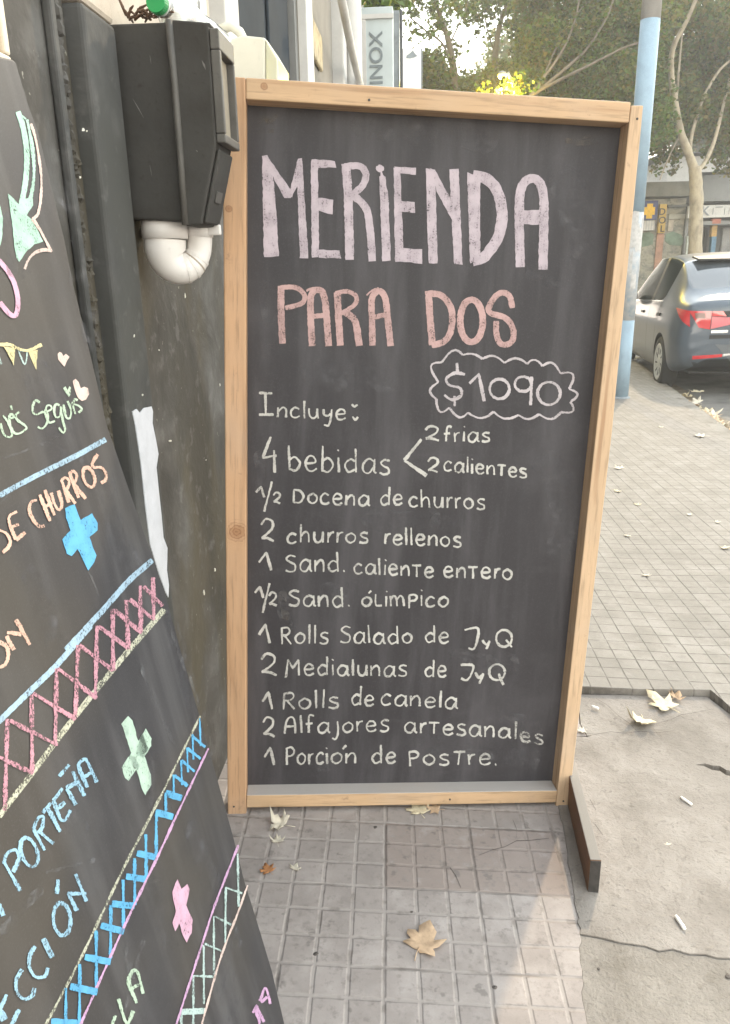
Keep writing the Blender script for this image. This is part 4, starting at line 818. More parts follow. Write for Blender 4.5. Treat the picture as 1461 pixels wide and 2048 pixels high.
for a_, b_, w_ in (((1020,772),(1178,806),48),((938,945),(1092,968),48),((832,1150),(1002,1166),50),((748,1312),(922,1358),50),((628,1548),(822,1584),52),((518,1768),(722,1810),54),((380,2032),(580,2044),54),((1166,480),(1166,780),22),((1088,630),(1092,960),22),((1004,810),(1006,1160),22),((918,970),(920,1330),22),((825,1160),(822,1560),22),((715,1350),(716,1800),22),((592,1600),(588,2060),22),((487,1780),(486,2060),20)): k6(w_,a_,b_)
done('chalk_lattice','sky','blue chalk lattice band')
k6(18,(1300,523),(1196,752),(900,1370),(580,2090)); done('chalk_rule','lilac'); k5(13,(1382,985),(1260,1240),(1155,1461)); done('chalk_rule','lilac'); k7(15,(862,330),(700,740),(600,1040),(400,1660)); done('chalk_rule','lilac','long lilac chalk rule')
for s_ in (((24,852),(50,775),(112,748),(140,800),(112,880),(95,912)),((30,842),(150,1052)),((246,592),(332,750)),((246,594),(280,512),(320,500),(314,570),(282,622)),((290,610),(396,700)),((316,470),(376,396)),((346,420),(446,612)),((396,380),(420,450),(450,520),(484,522),(522,450)),((392,380),(462,286)),((420,442),(480,390)),((492,290),(562,410)),((488,285),(592,232)),((540,160),(630,344)),((440,196),(516,110)),((652,280),(590,140),(590,100),(630,68),(660,105),(722,242)),((622,206),(692,160)),None,((506,1072),(572,1202)),((500,1076),(642,1072)),((560,928),(642,1132)),((430,968),(420,1076)),((258,1468),(215,1540),(215,1630),(262,1697),(330,1690),(352,1628)),((158,1640),(115,1720),(120,1810),(172,1862),(232,1840),(252,1780)),((42,1828),(10,1900),(-10,1950)),((142,1940),(80,2060)),((-10,1150),(22,1240))):
    if s_ is None: k6(27,*ell(215,765,60,112,R(-18)),closed=True); done('chalk_word','lblue','blue chalk capitals PORTENA with a tilde'); continue
    k6(27,*s_)
k6(27,*ell(460,1265,64,122,R(-4)),closed=True); k6(42,(320,1410),(388,1552)); k6(60,(-10,1950),(30,2020)); done('chalk_word','lblue','blue chalk capitals ending in CCION')
for s_ in (((1020,1892),(962,1750),(968,1690),(1000,1645),(1032,1680),(1066,1822)),((972,1790),(1035,1752)),((880,1860),(942,2042),(992,1950)),((858,1985),(830,2060))): k6(26,*s_)
done('chalk_writing','green','last letters LA in green chalk')
p7((376,670),(415,582),(446,650),(490,614),(508,650),(480,770),(526,880),(520,970),(482,1040),(442,960),(430,900),(402,962),(380,900),(402,810)); done('chalk_cross','pink','small pink chalk X')
for a_, b_, w_ in (((856,392),(864,780),16),((770,640),(764,1042),15),((685,850),(686,1275),14),((610,1060),(612,1490),14),((535,1285),(534,1660),15),((446,1540),(446,1660),15),((768,640),(892,682),14),((690,850),(812,912),14),((616,1050),(746,1106),14),((530,1284),(692,1292),14),((440,1550),(622,1540),44)): k7(w_,a_,b_)
done('chalk_lattice','aqua','pale green chalk ladder')
k7(14,(930,622),(860,820),(730,1160),(588,1660)); done('chalk_rule','pale','thin peach chalk rule')
for s_ in (((966,1556),(1000,1500),(990,1540),(1016,1620),(1005,1660)),((1020,1470),(1060,1372),(1096,1490)),((1000,1510),(1052,1622)),((1030,1480),(1075,1440))): k7(20,*s_)
done('chalk_writing','lilac','last letters JA in lilac chalk')
for pts, w_ in (([(177,1143),(186,1163),(196,1190)],4),([(0,1005),(60,960),(120,915)],7),([(0,920),(80,890),(120,870)],6),([(0,1870),(40,1820),(85,1775)],20),([(90,1745),(190,1720)],8),([(330,1218),(352,1290),(398,1405)],7),([(270,1310),(330,1450),(350,1490)],9),([(250,1890),(262,1960)],12),([(285,1880),(265,1960),(240,2040)],10)):
    b.stroke(pts, w_, taper=.3); b.build('chalk_smudge', m_rub, menu)

m_wipe2 = chalk('chalk_wipe_menu', (.17,.17,.185), .54, 34, None, .60, 1.0)
for pts, w_ in (([(120,360),(150,520),(190,700)],40),([(60,720),(120,860),(150,940)],60),([(200,930),(230,1060),(270,1150)],46),([(60,1130),(120,1300)],50),([(340,1240),(380,1380),(420,1520)],34),([(240,1420),(300,1560),(330,1640)],44),([(380,1640),(420,1760),(470,1900)],40),([(120,1600),(180,1700)],40),([(430,1900),(480,2040)],50),([(300,1750),(340,1900)],36),([(20,420),(40,560)],50)):
    b.stroke(pts, w_, taper=.2, jit=.3); b.build('chalk_smudge', m_wipe2, menu)
# ================================================================= METER BOX AND WHAT IS ON IT
m_box = paint('box_black', (.046,.044,.041), .7, .3, 9, bump=.15, c2=(.032,.029,.025), spec=.25); m_box2 = paint('box_dusty', (.085,.08,.073), .6, .3, 14, bump=.12)
Yn, Yf = 1.385, 1.49
XB = atY(437, 60, Yn).x
bx = thing('meter_box', 'black meter box with a front window, fixed to the wall above the white drain trap', 'meter box', (XW, 1.43, 1.5))
def PX(x, y, Y=Yn): return atY(x, y, Y)
hs3 = [PX(336,38), PX(429,44), PX(436,52), PX(447,285), PX(403,449), PX(371,452)]
hs3[1].x = XB-.012; hs3[2].x = XB-.016; hs3[3].x = XB-.016
hn = MB().prism(hs3, (0, Yf-Yn, 0)).build('housing', m_box, bx, bevel=.006, seg=3)
lp_ = [PX(233,47,1.40), PX(346,43,1.40), PX(382,444,1.40), PX(268,437,1.40)]; lp_[0].x = XW; lp_[3].x = XW
MB().prism(lp_, (0, .08, 0)).build('back_case', m_box, bx, bevel=.004)
# raised seam between the two halves
sm_ = MB(); sm_.tube([PX(338,40,Yn-.001)+Vector((0,0,0)), PX(350,170,Yn-.001), PX(361,310,Yn-.001), PX(371,450,Yn-.001)], .006, 8); sm_.build('seam', m_box2, bx, smooth=True)
z1, z0 = hs3[2].z, hs3[3].z; xo = XB-.016
fr = MB(); wd = .011
ya, yb = Yn+.001, Yf-.001
fr.box((xo+.0005, ya, z1-.032), (XB, yb, z1-.002)); fr.box((xo+.0005, ya, z0), (XB, yb, z0+.014))
fr.box((xo+.0005, ya, z0+.0145), (XB, ya+wd, z1-.0325)); fr.box((xo+.0005, yb-wd*.8, z0+.0145), (XB, yb, z1-.0325))
fr.build('window_frame', m_box2, bx, bevel=.002)
n_ = NT('window_pane'); n_.set(.12, 0, .5); n_.col(n_.mix(n_.noise(n_.co(), 20, 4), (.30,.25,.19), (.42,.38,.31)))
MB().box((xo+.0008, ya+wd+.0005, z0+.015), (xo+.003, yb-wd*.8-.0005, z1-.033)).build('window', n_.m, bx)
# sloping lower flap
q1, q2 = hs3[3], hs3[4]; nrm = Vector((q1.z-q2.z, 0, -(q1.x-q2.x))).normalized(); dn = (q2-q1)
fl = MB(); a0 = q1+dn*.06+nrm*.0006; a1 = q1+dn*.97+nrm*.0006
fl.prism([a0+Vector((0,.008,0)), a0+Vector((0,Yf-Yn-.008,0)), a1+Vector((0,Yf-Yn-.008,0)), a1+Vector((0,.008,0))], nrm*.006)
fl.build('lower_flap', m_box, bx, bevel=.003)
clp = MB(); a2 = q1+dn*.55+nrm*.0068
clp.prism([a2+Vector((0,.03,0)), a2+Vector((0,.065,0)), a2+dn*.14+Vector((0,.065,0)), a2+dn*.14+Vector((0,.03,0))], nrm*.003); clp.build('catch', m_box2, bx, bevel=.001)
m_scr = paint('scuff', (.15,.145,.135), .8, .3, 60)
for (x0, y0, x1, y1, w_) in ((266,197,288,236,2.2),(300,330,304,352,1.2),(404,120,412,140,5),(392,300,396,304,2),(300,110,303,128,1.0)):
    yy = 1.3995 if x0 < 340 else Yn-.0005
    dx, dy = y1-y0, x0-x1; l_ = math.hypot(dx, dy); dx *= w_*.5/l_; dy *= w_*.5/l_; mx_, my_ = (x0+x1)/2, (y0+y1)/2
    MB().prism([atY(x0, y0, yy), atY(mx_+dx, my_+dy, yy), atY(x1, y1, yy), atY(mx_-dx*.6, my_-dy*.6, yy)], (0, -.0005, 0)).build('scuff', m_scr, bx)
# white plastic bend
m_pvc = paint('white_plastic', (.70,.67,.645), .42, .14, 7, bump=.03); m_dirt = paint('pipe_dirt', (.33,.28,.23), .6, .3, 30)
pv = thing('drain_trap', 'white plastic drain trap bent in a U under the black meter box', 'pipe', atY(350, 520, 1.43))
Ya = 1.452; Yb2 = 1.485
c1 = atY(328, 440, Ya); c2 = atY(331, 478, Ya); rr = (atY(370, 470, Ya).x-atY(287, 470, Ya).x)/2
mb = MB()
U = [(330,478,Ya),(331,500,Ya),(338,520,Ya+.003),(352,533,Ya+.008),(368,536,Ya+.014),(385,528,Ya+.022),(397,508,Ya+.03),(400,486,Yb2),(400,470,Yb2)]
pts = [atY(*u) for u in U]
Q = []
for i in range(len(pts)-1):
    p0, p1, p2, p3 = pts[max(i-1,0)], pts[i], pts[i+1], pts[min(i+2,len(pts)-1)]
    for k in range(5):
        t = k/5; Q.append(.5*((2*p1)+(p2-p0)*t+(2*p0-5*p1+4*p2-p3)*t*t+(3*p1-p0-3*p2+p3)*t**3))
Q.append(pts[-1]); m = len(Q); r1 = .0225
RR = [rr*.97+(r1-rr*.97)*min(1, max(0, (i/(m-1)-.12)/.62))**1.0 for i in range(m)]
mb.tube(Q, RR, 28); mb.build('bend', m_pvc, pv, smooth=True)
MB().tube([c1+Vector((0,0,.003)), c2], [rr*1.06]*2, 32).build('socket', m_pvc, pv, smooth=False)
c3_, c4_ = atY(399, 446, Yb2), atY(400, 474, Yb2)
MB().tube([c3_+Vector((0,0,.002)), c4_], [r1*1.10]*2, 28).build('socket', m_pvc, pv, smooth=False)
for o in pv.children:
    for p in o.data.polygons: p.use_smooth = len(p.vertices) == 4
for i0 in (int(m*.52), int(m*.60), int(m*.69)):
    t = (Q[i0+1]-Q[i0-1]).normalized()
    MB().tube([Q[i0]-t*.0025, Q[i0]+t*.0025], [RR[i0]*1.045]*2, 28).build('bead', m_pvc, pv, smooth=False)
dq = int(m*.64); t = (Q[dq+1]-Q[dq-1]).normalized()
MB().tube([Q[dq]-t*.0016, Q[dq]+t*.0016], [RR[dq]*1.012]*2, 28).build('dirt_line', m_dirt, pv)
MB().box((XW, 1.47, atY(432, 470, 1.47).z), (atY(441, 470, 1.47).x, 1.482, atY(432, 449, 1.47).z)).build('bracket', m_pvc, pv, bevel=.002)
# bottle lying on the box with its green cap towards the street corner
m_cap = paint('green_plastic', (.02,.30,.09), .35, .1, 30); m_rim = paint('cap_ring', (.62,.66,.62), .3)
bz = hs3[0].z+.001
cp = atY(311, 2, 1.392)
n_ = NT('clear_plastic'); n_.set(.08); n_.b.inputs['Base Color'].default_value = (.92,.96,.95,1); n_.b.inputs['Transmission Weight'].default_value = .85; m_clear = n_.m
bt = thing('plastic_bottle', 'clear plastic bottle with a green cap lying on the black meter box', 'bottle', (cp.x, 1.44, bz))
ax = Vector((.12, 1, -.02)).normalized()
MB().lathe([(.0160,0),(.0165,.002),(.0165,.014),(.016,.015)], cp, ax, 30).build('cap', m_cap, bt, smooth=False)
rg = MB()
for k in range(30):
    th = 2*math.pi*k/30; a = ax.orthogonal().normalized(); bb = ax.cross(a); c = cp+(a*math.cos(th)+bb*math.sin(th))*.0166
    rg.tube([c+ax*.002, c+ax*.0135], .0007, 5)
rg.build('cap_ribs', m_cap, bt)
MB().lathe([(.0172,.0155),(.0172,.019)], cp, ax, 24).build('neck_ring', m_rim, bt)
MB().lathe([(.0135,.0195),(.0135,.03),(.022,.05),(.034,.085),(.0345,.12),(.033,.15),(.0345,.18),(.0345,.25),(.02,.262)], cp, ax, 28).build('body', m_clear, bt, smooth=True)
m_dry = paint('dry_twigs', (.11,.06,.035), .8, .5, 60)
tw = MB(); r_ = random.Random(8)
for k in range(26):
    a = atY(r_.uniform(252, 332), r_.uniform(27, 40), 1.41+r_.uniform(0,.05)); a.z = max(a.z, bz+.002); v = Vector((r_.uniform(-1,1), r_.uniform(-.5,.5), r_.uniform(-.15,.6))).normalized()*r_.uniform(.012,.03)
    e = a+v; e.z = max(e.z, bz+.002); tw.tube([a, (a+e)/2+Vector((0,0,r_.uniform(.0,.006))), e], [.0022,.0026,.0014], 6)
tg = tw.build('dead_leaves', m_dry, None); tag(tg, 'small heap of brown dead twigs and leaves on the meter box beside the bottle', 'debris')
# printed notice on the wall and the cream box behind
nb = thing('paper_notice', 'white paper notice with tiny print on the wall behind the green capped bottle', 'notice', (XW, 1.7, 1.85))
a = atX(348, 40, XW+.003); b_ = atX(412, 0, XW+.003)
MB().box((XW+.0005, a.y, 1.67), (XW+.003, b_.y, 2.1)).build('sheet', paint('paper', (.78,.75,.71), .8, .05), nb)
pr = MB(); 
for k in range(7):
    u = atX(399, 2+k*3.2, XW+.0042); pr.box((XW+.0032, u.y-.006-.003*(k%3), u.z-.003), (XW+.0042, u.y+.006+.002*(k%2), u.z+.002))
pr.build('print', paint('print_grey', (.3,.3,.3), .8), nb)
m_cream = paint('cream_box', (.60,.585,.50), .45, .08, 8)
cb = thing('junction_box', 'cream wall box with a chamfered corner, half hidden behind the top of the framed chalkboard', 'junction box', (XF, 2.15, 1.7))
Yc = 1.98
MB().prism([atY(x, y, Yc) for x, y in ((455,80),(486,70),(531,75),(531,175),(455,175))], (0, .16, 0)).build('case', m_cream, cb, bevel=.004)
sd_ = [atY(x, y, Yc) for x, y in ((531.6,76),(556,117),(556,176),(531.6,176))]
n_ = NT('clear_lid'); n_.set(.2); n_.b.inputs['Base Color'].default_value = (.66,.66,.50,1); n_.b.inputs['Transmission Weight'].default_value = .25
MB().prism(sd_, (0, .15, 0)).build('lid', n_.m, cb, bevel=.004)
MB().tube([atY(440, 60, Yc+.05), atY(462, 52, Yc+.05), atY(480, 64, Yc+.05), atY(490, 84, Yc+.05)], .011, 12).build('cable_bend', m_cream, cb, smooth=True)
# painted picture at the left edge
pf = thing('framed_picture', 'ochre picture in a pale frame, mostly outside the left edge above the menu board', 'picture', (XW, .95, 1.6))
Xp = -.500
e = [atX(x, y, Xp) for x, y in ((9,-5),(22,112))]
ye = (e[0].y+e[1].y)/2; zb = e[1].z
MB().box((XW+.0005, ye-.5, zb), (Xp-.006, ye-.014, 2.0)).build('picture', paint('ochre_picture', (.50,.33,.12), .6, .5, 12, c2=(.20,.09,.02)), pf)
MB().box((XW+.0005, ye-.0138, zb), (Xp, ye, 2.0)).box((XW+.0005, ye-.5, zb-.016), (Xp, ye, zb-.0005)).build('frame', paint('pale_frame', (.60,.53,.42), .6, .2, 14), pf, bevel=.003)

# ================================================================= LEAVES AND LITTER
m_lf = paint('dry_leaf', (.52,.365,.235), .7, .25, 60, bump=.15); m_lf2 = paint('pale_leaf', (.60,.52,.36), .7, .2, 60, bump=.15); m_lf3 = paint('orange_leaf', (.40,.18,.07), .75, .3, 60); m_lf4 = paint('ivory_leaf', (.58,.52,.42), .7, .2, 60)
MAPLE = [(-90,.30),(-70,.42),(-45,.52),(-25,.80),(-12,.62),(2,.50),(14,.78),(28,1.0),(38,.74),(52,.50),(66,.74),(80,.92),(92,1.08),(104,.86),(118,.72),(130,.48),(142,.72),(154,.98),(168,.76),(180,.48),(195,.66),(208,.80),(225,.50),(250,.40)]
def leaf(loc, size, rot, mat, label, curl=.25, seed=1, tilt=(0,0), group=None, squash=1.0, name='fallen_leaf', cat='leaf'):
    q = random.Random(seed); mb = MB(); n = len(MAPLE); ring = []; mid = []
    for a, r_ in MAPLE:
        r_ *= q.uniform(.85, 1.12); t = R(a+q.uniform(-5,5)); ring.append((r_*math.cos(t), r_*math.sin(t)*squash, curl*(r_**2)*q.uniform(.2,1.2))); mid.append((.5*r_*math.cos(t), .5*r_*math.sin(t)*squash, curl*.12*q.uniform(0,1)))
    vs = [(0,0,.02)]+mid+ring
    fs = [(0,1+i,1+(i+1)%n) for i in range(n)]+[(1+i,1+n+i,1+n+(i+1)%n,1+(i+1)%n) for i in range(n)]
    mb.add(vs, fs); mb.tube([(0,-.2,.03),(.04,-.55,.05),(.12,-.85,.02)], [.022,.018,.015], 5)
    o = mb.build(name, mat, None, smooth=True)
    for v in o.data.vertices: v.co *= size*.5
    sf = o.modifiers.new('thickness', 'SOLIDIFY'); sf.thickness = .0006
    lo = min(v.co.z for v in o.data.vertices)
    o.location = Vector(loc)+Vector((0,0,.002-lo)); o.rotation_euler = (tilt[0], tilt[1], rot)
    return tag(o, label, cat, group)
G_ = lambda x, y, dz=0: atG(x, y, dz)
leaf(G_(843,1890), .098, R(-25), m_lf, 'single tan maple shaped leaf on the tiles in front of the framed chalkboard', .22, 3)
leaf(G_(838,1622), .075, R(20), m_lf2, 'pale leaf lying against the bottom rail of the framed chalkboard, left of its neighbour', .35, 5)
leaf(G_(872,1620), .052, R(80), m_lf, 'small tan leaf against the bottom frame rail, right of the larger pale one', .35, 6)
leaf(G_(563,1650), .085, R(70), m_lf4, 'shrivelled ivory leaf on the tiles near the left upright of the frame', .7, 7, squash=.6)
leaf(G_(556,1684), .045, R(10), m_lf4, 'small curled ivory scrap just below the shrivelled leaf', .8, 8, squash=.5)
leaf(G_(537,1742), .042, R(40), m_lf3, 'small orange brown leaf scrap beside the menu board', .4, 9)
leaf(G_(590,1738), .036, R(-20), m_lf4, 'pale flat scrap just right of the orange brown leaf scrap', .3, 10, squash=.6)
leaf(G_(1330,1412,.004), .125, R(30), m_lf2, 'large pale dry leaf below the step of the pavement, upper one of the pair', .38, 12)
leaf(G_(1285,1443,.002), .105, R(160), m_lf2, 'curled pale dry leaf below the step of the pavement, lower one of the pair', .55, 14, tilt=(.15,-.1))
leaf(G_(1352,1396,.004), .07, R(-60), m_lf, 'small folded leaf tucked under the raised pavement edge', .6, 15, squash=.5)
leaf(G_(1166,1462,.004), .035, R(100), m_lf4, 'small pale scrap beside the right upright of the framed chalkboard', .3, 16)
leaf(G_(1336,1690), .022, R(10), m_lf4, 'tiny pale scrap on the concrete, between the two cigarette ends', .2, 17, squash=.5)
for k, (x, y, s_) in enumerate(((1395,784,.20),(1240,937,.10),(1403,873,.17),(1236,983,.07),(1255,1072,.05),(1292,1151,.05),(1449,1096,.07),(1434,1045,.05),(1308,1397,.03),(1275,1010,.05),(1322,855,.06),(1380,1030,.05))):
    leaf(G_(x, y, .022), s_, R(37*k), m_lf4 if k % 3 else m_lf2, 'pale dry leaf fragment scattered on the raised pavement', .3, 30+k, group='leaf fragments on the raised pavement', squash=.7)
q = random.Random(77)
for k in range(38):
    y = 790+q.random()**.8*110; xk_ = 1345+(y-790)*1.06+q.uniform(2, 24+ (y-790)*.25)
    p = hit(xk_, y, Vector((0,0,1)), ROADZ+.006)
    p.x = max(p.x, xk(p.y)+.16); leaf(p+Vector((0,0,q.uniform(0,.03))), q.uniform(.08,.17), q.uniform(0,6.3), (m_lf2, m_lf, m_lf4)[k % 3], 'dry yellowish leaf lying in the gutter behind the parked car', q.uniform(.2,.7), 100+k, (q.uniform(-.4,.4), q.uniform(-.4,.4)), 'dry leaves in the gutter')
m_butt = paint('white_butt', (.82,.80,.76), .7, .06, 60)
def butt(x0, y0, x1, y1, r_, label):
    a, b_ = G_(x0, y0, .002+r_), G_(x1, y1, .002+r_); t = (b_-a)
    o = MB().tube([a, a+t*.25, a+t*.5, a+t*.78, b_], [r_*.9, r_, r_*.92, r_*1.04, r_*.8], 12).build('cigarette_end', m_butt, None, smooth=True); tag(o, label, 'cigarette end', 'cigarette ends on the concrete')
butt(1362,1594,1384,1609,.0036,'white cigarette end on the concrete, upper of the two beside the foot plank'); butt(1352,1832,1370,1858,.0042,'flattened white cigarette end on the concrete, nearest to the viewer'); butt(1184,1412,1198,1417,.004,'short white cigarette end beside the right upright, below the step')
m_st = paint('dark_pebble', (.10,.085,.075), .8, .3, 60)
for k, (x, y, s_) in enumerate(((1198,1938,.0032),(990,1975,.0045),(751,1655,.0045),(632,1908,.005),(824,1824,.0028),(1457,1953,.006),(1350,1668,.0022))):
    p = G_(x, y, 0); mb = MB(); q = random.Random(k)
    prof = [(.0005,0),(s_*.8,s_*.05),(s_,s_*.15),(s_*.7,s_*.26),(.0005,s_*.3)]; mb.lathe(prof, p, (0,0,1), 9); mb.v = [tuple(Vector(v)+Vector((q.uniform(-1,1),q.uniform(-1,1),0))*s_*.2) for v in mb.v]
    o = mb.build('crumb', m_st, None, smooth=True); tag(o, 'small dark crumb of dirt lying on the paving', 'dirt crumb', 'dark crumbs on the paving')

# ================================================================= PARKED CAR
def car():
    n = NT('car_paint'); n.set(.30, .15, .4); n.b.inputs['Coat Weight'].default_value = .4; n.b.inputs['Coat Roughness'].default_value = .08
    n.col(n.mix(n.noise(n.co(), 600, 2), (.066,.084,.106), (.086,.105,.128))); m_p = n.m
    n = NT('car_glass'); n.set(.12, 0, .12); n.b.inputs['Base Color'].default_value = (.018,.024,.022,1); n.b.inputs['IOR'].default_value = 1.04; m_g = n.m
    n = NT('rear_glass'); n.set(.05, 0, .7); n.b.inputs['Base Color'].default_value = (.07,.08,.09,1); n.b.inputs['Coat Weight'].default_value = .6; m_g2 = n.m
    m_k = paint('car_black', (.018,.018,.018), .55); m_t = paint('tyre', (.028,.027,.026), .8, .2, 30); m_rim_ = paint('hubcap', (.58,.585,.56), .5, .12, 20, metal=.1)
    n = NT('lamp_red'); n.set(.12, 0, .7); n.b.inputs['Base Color'].default_value = (.52,.022,.028,1); n.b.inputs['Coat Weight'].default_value = 1; m_r = n.m
    n = NT('lamp_pink'); n.set(.12, 0, .7); n.b.inputs['Base Color'].default_value = (.60,.16,.18,1); n.b.inputs['Coat Weight'].default_value = 1; m_r2 = n.m
    m_ch = paint('chrome', (.7,.7,.7), .2, .05, 10, metal=.9)
    a = hit(1327, 773, Vector((0,0,1)), ROADZ)      # where the left rear tyre meets the road
    hd = .075; Rz = Matrix.Rotation(R(90)-hd, 4, 'Z')
    loc = Vector((a.x, a.y, ROADZ)) - (Rz.to_3x3() @ Vector((.70, .775, 0)))
    M = Matrix.Translation(loc) @ Rz
    root = thing('parked_car', 'dark grey saloon car parked at the kerb, seen from its left rear corner', 'car', loc, M=M)
    # stations along the car: x, then (y, z) from the sill's underside to the roof's middle
    ST = [(-.02,[(0,.40),(.55,.40),(.66,.42),(.70,.50),(.70,.66),(.64,.86),(.58,.93),(.40,.955),(0,.965)]),
          (.05,[(0,.30),(.66,.30),(.76,.33),(.80,.46),(.81,.66),(.76,.92),(.68,1.00),(.45,1.025),(0,1.035)]),
          (.22,[(0,.24),(.74,.24),(.82,.27),(.855,.42),(.86,.68),(.80,.97),(.66,1.045),(.45,1.065),(0,1.075)]),
          (.36,[(0,.22),(.76,.22),(.83,.25),(.865,.42),(.868,.70),(.815,.985),(.665,1.10),(.47,1.13),(0,1.145)]),
          (.72,[(0,.20),(.78,.20),(.835,.23),(.868,.42),(.872,.72),(.825,.985),(.64,1.34),(.45,1.385),(0,1.40)]),
          (.86,[(0,.19),(.78,.19),(.835,.22),(.868,.42),(.872,.72),(.828,.98),(.64,1.405),(.45,1.45),(0,1.465)]),
          (1.08,[(0,.18),(.78,.18),(.835,.22),(.868,.42),(.872,.72),(.83,.97),(.645,1.45),(.45,1.49),(0,1.505)]),
          (1.48,[(0,.18),(.78,.18),(.83,.22),(.865,.42),(.87,.72),(.83,.96),(.655,1.475),(.46,1.515),(0,1.53)]),
          (1.58,[(0,.18),(.78,.18),(.83,.22),(.865,.42),(.87,.72),(.83,.955),(.655,1.475),(.46,1.515),(0,1.53)]),
          (2.25,[(0,.18),(.78,.18),(.83,.22),(.865,.42),(.87,.71),(.83,.94),(.66,1.45),(.47,1.495),(0,1.51)]),
          (2.62,[(0,.18),(.78,.18),(.83,.22),(.865,.42),(.868,.70),(.83,.925),(.675,1.34),(.48,1.39),(0,1.41)]),
          (3.02,[(0,.18),(.78,.18),(.83,.22),(.865,.42),(.865,.69),(.82,.90),(.72,1.06),(.5,1.11),(0,1.13)]),
          (3.25,[(0,.18),(.78,.18),(.83,.22),(.865,.42),(.865,.68),(.81,.88),(.74,.92),(.5,.95),(0,.965)]),
          (3.5,[(0,.2),(.78,.2),(.83,.24),(.86,.42),(.855,.66),(.78,.83),(.66,.87),(.42,.90),(0,.91)]),
          (3.95,[(0,.24),(.66,.24),(.74,.28),(.78,.42),(.76,.60),(.66,.72),(.54,.76),(.36,.78),(0,.79)]),
          (4.05,[(0,.34),(.50,.34),(.58,.36),(.62,.44),(.60,.56),(.54,.64),(.44,.67),(.3,.69),(0,.69)])]
    V, F_, MI = [], [], []; m = 9; loop = m*2-2
    for x, pr in ST:
        left = pr; right = [(-y, z) for y, z in pr[1:-1]][::-1]
        for y, z in left+right: V.append((x, y, z))
    for i in range(len(ST)-1):
        xa, xb = ST[i][0], ST[i+1][0]
        for j in range(loop):
            k = j if j < m-1 else loop-1-j; mi = 0          # k: strip counted from the underside
            if k == 0: mi = 2
            if k == 5 and ((.85 < xa and xb < 1.5) or (1.57 < xa and xb < 3.1)): mi = 1
            if k == 5 and .70 < xa < .75: mi = 0
            if k == 5 and 1.47 < xa < 1.5: mi = 2
            if k in (6, 7) and .34 < xa and xb < .9: mi = 3
            if k in (6, 7) and 2.2 < xa and xb < 3.3: mi = 1
            F_.append((i*loop+j, (i+1)*loop+j, (i+1)*loop+(j+1) % loop, i*loop+(j+1) % loop)); MI.append(mi)
    F_.append(tuple(range(loop))); MI.append(0); F_.append(tuple(range((len(ST)-1)*loop+loop-1, (len(ST)-1)*loop-1, -1))); MI.append(0)
    me = bpy.data.meshes.new('body'); me.from_pydata(V, [], F_); me.polygons.foreach_set('material_index', MI)
    for x in (m_p, m_g, m_k, m_g2): me.materials.append(x)
    bm = bmesh.new(); bm.from_mesh(me); bmesh.ops.recalc_face_normals(bm, faces=bm.faces)
    cl = bm.edges.layers.float.new('crease_edge')
    for e in bm.edges:
        ms = {f.material_index for f in e.link_faces}
        if len(ms) > 1: e[cl] = .75
        zz_ = [v.co.z for v in e.verts]; xx_ = [v.co.x for v in e.verts]
        if abs(xx_[0]-xx_[1]) < .01 and xx_[0] < .1: e[cl] = max(e[cl], .35)
        if all(abs(abs(v.co.y)-.866) < .012 and .66 < v.co.z < .74 for v in e.verts): e[cl] = .45
    bm.to_mesh(me); bm.free()
    tmp = bpy.data.objects.new('body_tmp', me); COL.objects.link(tmp)
    ss = tmp.modifiers.new('s', 'SUBSURF'); ss.levels = 3; ss.render_levels = 3
    cuts = []
    for wx in (.70, 3.30):
        for sy in (-1, 1):
            c = MB().lathe([(.335,0),(.335,.34)], (wx, sy*.60, .295), (0,sy,0), 48); c.m = [2]*len(c.f)
            co_ = c.build('cut', [m_p, m_g, m_k, m_g2], None); b = tmp.modifiers.new('b', 'BOOLEAN'); b.object = co_; b.operation = 'DIFFERENCE'; b.solver = 'EXACT'; cuts.append(co_)
    bpy.context.view_layer.update()
    me2 = bpy.data.meshes.new_from_object(tmp.evaluated_get(bpy.context.evaluated_depsgraph_get()))
    bpy.data.objects.remove(tmp)
    for c in cuts: bpy.data.objects.remove(c)
    me2.polygons.foreach_set('use_smooth', [True]*len(me2.polygons))
    body = bpy.data.objects.new('body', me2); COL.objects.link(body); body.parent = root
    try: me2.set_sharp_from_angle(angle=R(38))
    except Exception: pass
    from mathutils.bvhtree import BVHTree
    bv = BVHTree.FromPolygons([v.co for v in me2.vertices], [tuple(p.vertices) for p in me2.polygons])
    def skin(pts, d, axis):
        """outline laid on the body: cast each point along an axis"""
        out_ = []
        for p in pts:
            h = bv.ray_cast(Vector(p), Vector(axis)); out_.append((h[0]-Vector(axis)*d) if h[0] is not None else Vector(p))
        return out_
    def patch(name, mat, pts, axis, d=.004, par=root, sub=6, label=None):
        """thin moulded piece following the body: a quad grid cast onto it"""
        A, Bq, Cq, Dq = [Vector(p) for p in pts]; mb = MB(); top = []
        for i in range(sub+1):
            for j in range(sub+1):
                u, v = i/sub, j/sub; top.append((A*(1-u)+Bq*u)*(1-v)+(Dq*(1-u)+Cq*u)*v)
        tp = skin(top, d, axis); N = sub+1; bt_ = [p+Vector(axis)*(d+.012) for p in tp]
        fs = []
        for i in range(sub):
            for j in range(sub): fs.append((i*N+j, (i+1)*N+j, (i+1)*N+j+1, i*N+j+1))
        o_ = len(tp); fs2 = [tuple(o_+k for k in reversed(f)) for f in fs]
        rim = [i*N for i in range(N)]+[sub*N+j for j in range(1, N)]+[i*N+sub for i in range(sub-1, -1, -1)]+[j for j in range(sub-1, 0, -1)]
        sides = [(rim[k], rim[(k+1) % len(rim)], o_+rim[(k+1) % len(rim)], o_+rim[k]) for k in range(len(rim))]
